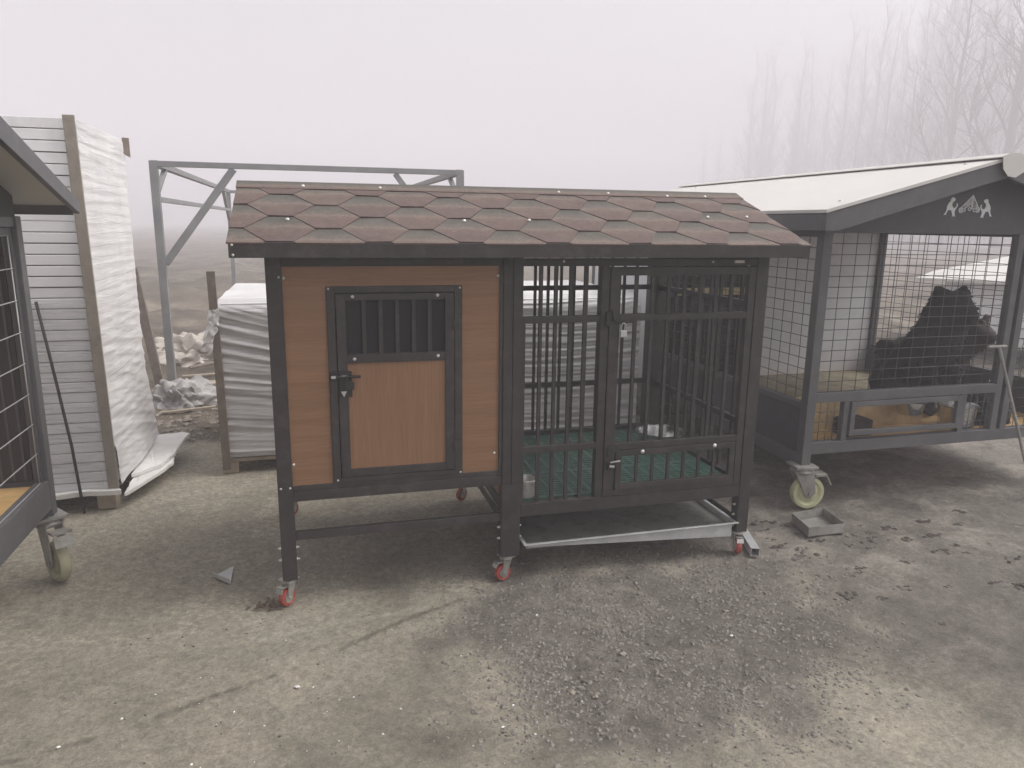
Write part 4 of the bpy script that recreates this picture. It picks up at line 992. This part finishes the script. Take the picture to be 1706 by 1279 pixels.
brace((FX0+.03,FY1,1.3),(FX0+.6,FY1,1.957)); brace((FX1-.03,FY1,1.3),(FX1-.6,FY1,1.957))
tag(MB().bar((-1.205,4.42,-.03),(-1.335,4.36,1.08),.075,.045).build('stake', M['oldwood'], None, (-1.205,4.42,0), bevel=.004), 'weathered timber stake leaning beside the galvanised frame post', 'stake')
crumple('tarp', 'tarp', (-.93,3.72,.0), .27, .22, .17, 2.2, 'crumpled grey tarpaulin at the foot of the galvanised frame post', 'tarpaulin', .45)
crumple('plastic_heap', 'plastic', (-1.02,5.75,.0), .42, .40, .20, 6.1, 'large heap of crumpled whitish plastic film behind the timber boards', 'plastic heap', .6)
crumple('plastic_heap', 'plastic', (-.62,6.5,.0), .30, .36, .30, 9.4, 'taller heap of whitish film showing beside the weathered corner strip', 'plastic heap', .6)
crumple('plastic_heap', 'plastic', (-1.30,6.1,.0), .24, .3, .15, 12.4, 'small heap of film to the left of the galvanised frame post', 'plastic heap', .6)
for p, q, wd, m_, lab in (((-1.0,4.75,.10),(-.30,4.95,.20),.10,'oldwood','dark weathered board lying highest across the rubble'),((-1.05,4.62,.045),(-.25,4.66,.07),.05,'timber','narrow pale board lying across the rubble below the dark one'),((-.90,4.30,.03),(-.25,4.36,.04),.16,'timber','broad pinkish board lying lowest on the rubble'),((-1.0,3.30,.02),(-.62,3.38,.03),.035,'timber','short pale stick lying on the rubble in front of the grey tarpaulin')):
    tag(MB().bar(p, q, wd, .022 if wd > .06 else .016).build('board', M[m_], None, p, bevel=.003), lab, 'board', 'boards on the rubble')
for i, (x, y, s) in enumerate(((-.72,3.62,.06),(-.80,3.45,.05),(-.60,3.0,.05),(-.52,2.85,.045),(-1.1,3.9,.07),(-.66,2.72,.04))):
    b = MB(); b.stone((x,y,gz(x,y)), s, .45); tag(b.build('rubble_lump', M['rubble'], None, (x,y,0)), 'pale lump of rubble among the gravel behind the concrete edge', 'rubble', 'rubble lumps behind the concrete')

# ---------------------------------------------------------------- small things on the concrete
b = MB().prism([(-.300,.335,.002),(-.225,.250,.002),(-.225,.420,.002)], (0,0,.0035))
b.prism([(-.300,.335,.0056),(-.225,.250,.0056),(-.2275,.2475,.0056),(-.3025,.3325,.0056)], (0,0,.020))
tag(b.build('sheet_offcut', M['galv'], None, (-.25,.33,0)), 'folded triangular grey sheet metal offcut on the concrete', 'offcut')
b = MB(); rl = random.Random(4)
for k in range(46):
    x, y = -.055+rl.gauss(0,.035), .01+rl.gauss(0,.018); a = rl.uniform(0,6.3); L = rl.uniform(.012,.035); h = rl.uniform(.001,.012)
    d = V((math.cos(a),math.sin(a),rl.uniform(-.1,.5)))*L; s = V((-d.y,d.x,0)).normalized()*L*.22; p = V((x,y,h))
    b.add([p, p+d*.5+s, p+d, p+d*.5-s+V((0,0,.003))], [(0,1,2,3)])
tag(b.build('dry_leaves', M['leaf'], None, (-.055,.01,0)), 'small clump of dry dark leaves beside the left red caster', 'leaves')
b = MB(); rl = random.Random(9)
for i, (x, y, s) in enumerate(((.055,-.545,.012),(.105,-.56,.006),(.075,-.99,.010),(.085,-1.035,.008),(.66,-.905,.007),(-.61,-.67,.009),(1.62,-.62,.009),(.955,-.30,.008))):
    b = MB(); b.stone((x,y,.001), s, .5); tag(b.build('foam_chip', M['foam'], None, (x,y,0)), 'small white foam chip lying on the ground in front of the kennels', 'foam chip', 'foam chips on the ground')
for x, y, s in ((1.18,-.62,.018),(.93,-.78,.02),(.99,-.83,.016),(1.45,-.14,.014),(1.7,-.45,.014)):
    b = MB(); b.stone((x,y,gz(x,y)+.002), s, .7); tag(b.build('pebble', M['rubble'], None, (x,y,0)), 'larger pale pebble standing out in the dark gravel', 'pebble', 'larger pebbles in the gravel')

# ---------------------------------------------------------------- bare trees fading into the haze
def tree_meshes(seed, H, spread, nb, r0):
    rd = random.Random(seed); tr = MB(); cr = MB()
    pts = [V((0,0,-.3))]; n = 9
    for i in range(1, n+1): pts.append(V((.02*H*rd.gauss(0,.35)*i/n + .0, .02*H*rd.gauss(0,.35)*i/n, H*i/n)))
    tr.tube(pts, [r0*(1-.93*i/n) for i in range(n+1)], 7)
    def at(t):
        f = t*n; i = min(n-1, int(f)); return pts[i].lerp(pts[i+1], f-i)
    def limb(p, d, L, r, lev):
        m = 4; q = [p]; dd = d.copy()
        for k in range(m):
            dd = (dd + V((rd.gauss(0,.16), rd.gauss(0,.16), .10 + .10*(spread < .5)))).normalized(); q.append(q[-1] + dd*(L/m))
        cr.tube(q, r, 3 if lev else 4, cap=False, r2=r*.25)
        if lev < 2:
            for k in range(9 if lev == 0 else 5):
                t = rd.uniform(.18,.98)*m; i = min(m-1,int(t)); s = q[i].lerp(q[i+1], t-i)
                a = rd.uniform(0,6.283); w_ = dd.orthogonal(); w_.rotate(Matrix.Rotation(a, 3, dd))
                limb(s, (dd*.75 + w_*rd.uniform(.35,.8) + V((0,0,.15))).normalized(), L*rd.uniform(.30,.52), r*.42, lev+1)
    for k in range(nb):
        t = .14 + .82*((k+.5)/nb); a = rd.uniform(0,6.283); u = spread*rd.uniform(.7,1.25)
        d = V((math.cos(a)*math.sin(u), math.sin(a)*math.sin(u), math.cos(u))); L = H*(.34 if spread > .5 else .24)*(1.1-t*.8)*rd.uniform(.7,1.2)
        limb(at(t), d, L, r0*.36*(1.08-t), 0)
    out = []
    for bb, nm in ((tr,'trunk'),(cr,'crown')):
        me = bpy.data.meshes.new(nm); me.from_pydata([tuple(v) for v in bb.v], [], bb.f); me.materials.append(M['bark']); me.shade_smooth(); out.append(me)
    return out
kinds = [tree_meshes(1,20,.34,34,.20), tree_meshes(2,22,.30,38,.22), tree_meshes(5,15,.72,22,.26), tree_meshes(8,17,.62,24,.30)]
LABEL = ['slim bare tree in the misty row of tall trunks', 'slim bare tree in the misty row of tall trunks', 'broad bare tree with forking limbs in the mist', 'broad bare tree with forking limbs in the mist']
rt = random.Random(21)
spots = [(1180,112,0,.8),(1246,86,0,1.),(1262,92,1,1.),(1300,84,1,.95),(1318,90,0,1.05),(1345,88,0,.95),(1372,82,1,1.),(1398,78,0,1.),(1420,80,1,1.05),(1440,74,0,1.),(1462,78,1,.95),(1490,72,0,1.05),(1512,80,1,1.1),(1535,66,0,1.),(1590,74,1,1.1),(1610,64,0,1.),(1668,60,1,1.05),(1690,66,0,1.1),(1740,60,1,1.),(1790,64,0,1.),(1548,50,2,1.05),(1640,46,3,1.1),(1720,42,2,1.1),(1480,62,2,.9)]
for k in range(44):
    px = 1150 + 640*((k+rt.random())/44)**.85; spots.append((px, rt.uniform(88,125) - 18*(px > 1500), rt.choice((0,1,0,1,2)), rt.uniform(.95,1.2)*(.72 + .42*min(1,(px-1150)/350))))
for i, (px, dist, k, s) in enumerate(spots):
    a = YAW + math.atan((px-853)/FOC); dist *= 1.6; x, y = CAM.x + dist*math.sin(a), CAM.y + dist*math.cos(a)
    t = empty('bare_tree', (x,y,gz(x,y)-.1), LABEL[k], 'tree', 'slim bare trees in the mist' if k < 2 else 'broad bare trees in the mist')
    t.rotation_euler = (0,0,rt.uniform(0,6.28)); t.scale = (s*1.5,s*1.5,s*1.5)
    for me, nm in zip(kinds[k], ('trunk','crown')):
        o = bpy.data.objects.new(nm, me); col.objects.link(o); o.parent = t

b = MB(); ru = random.Random(31)
for k in range(5200):
    px = ru.uniform(1040, 1900); dist = ru.uniform(88, 150); a = YAW + math.atan((px-853)/FOC)
    x, y = CAM.x + dist*math.sin(a), CAM.y + dist*math.cos(a); h = (2.2 + 5.5*ru.random()**1.6)*(.35 + .65*min(1,max(0,(px-1040)/300)))
    p = V((x, y, gz(x,y)-.2 + ru.uniform(0,.4)*h)); d = V((ru.gauss(0,.28), ru.gauss(0,.28), 1)).normalized()*h*ru.uniform(.4,1.); s_ = V((math.cos(a),-math.sin(a),0))*ru.uniform(.02,.07)
    b.add([p-s_, p+s_, p+d], [(0,1,2)])
tag(b.build('thicket', M['bark'], None, recalc=False), kind='stuff')
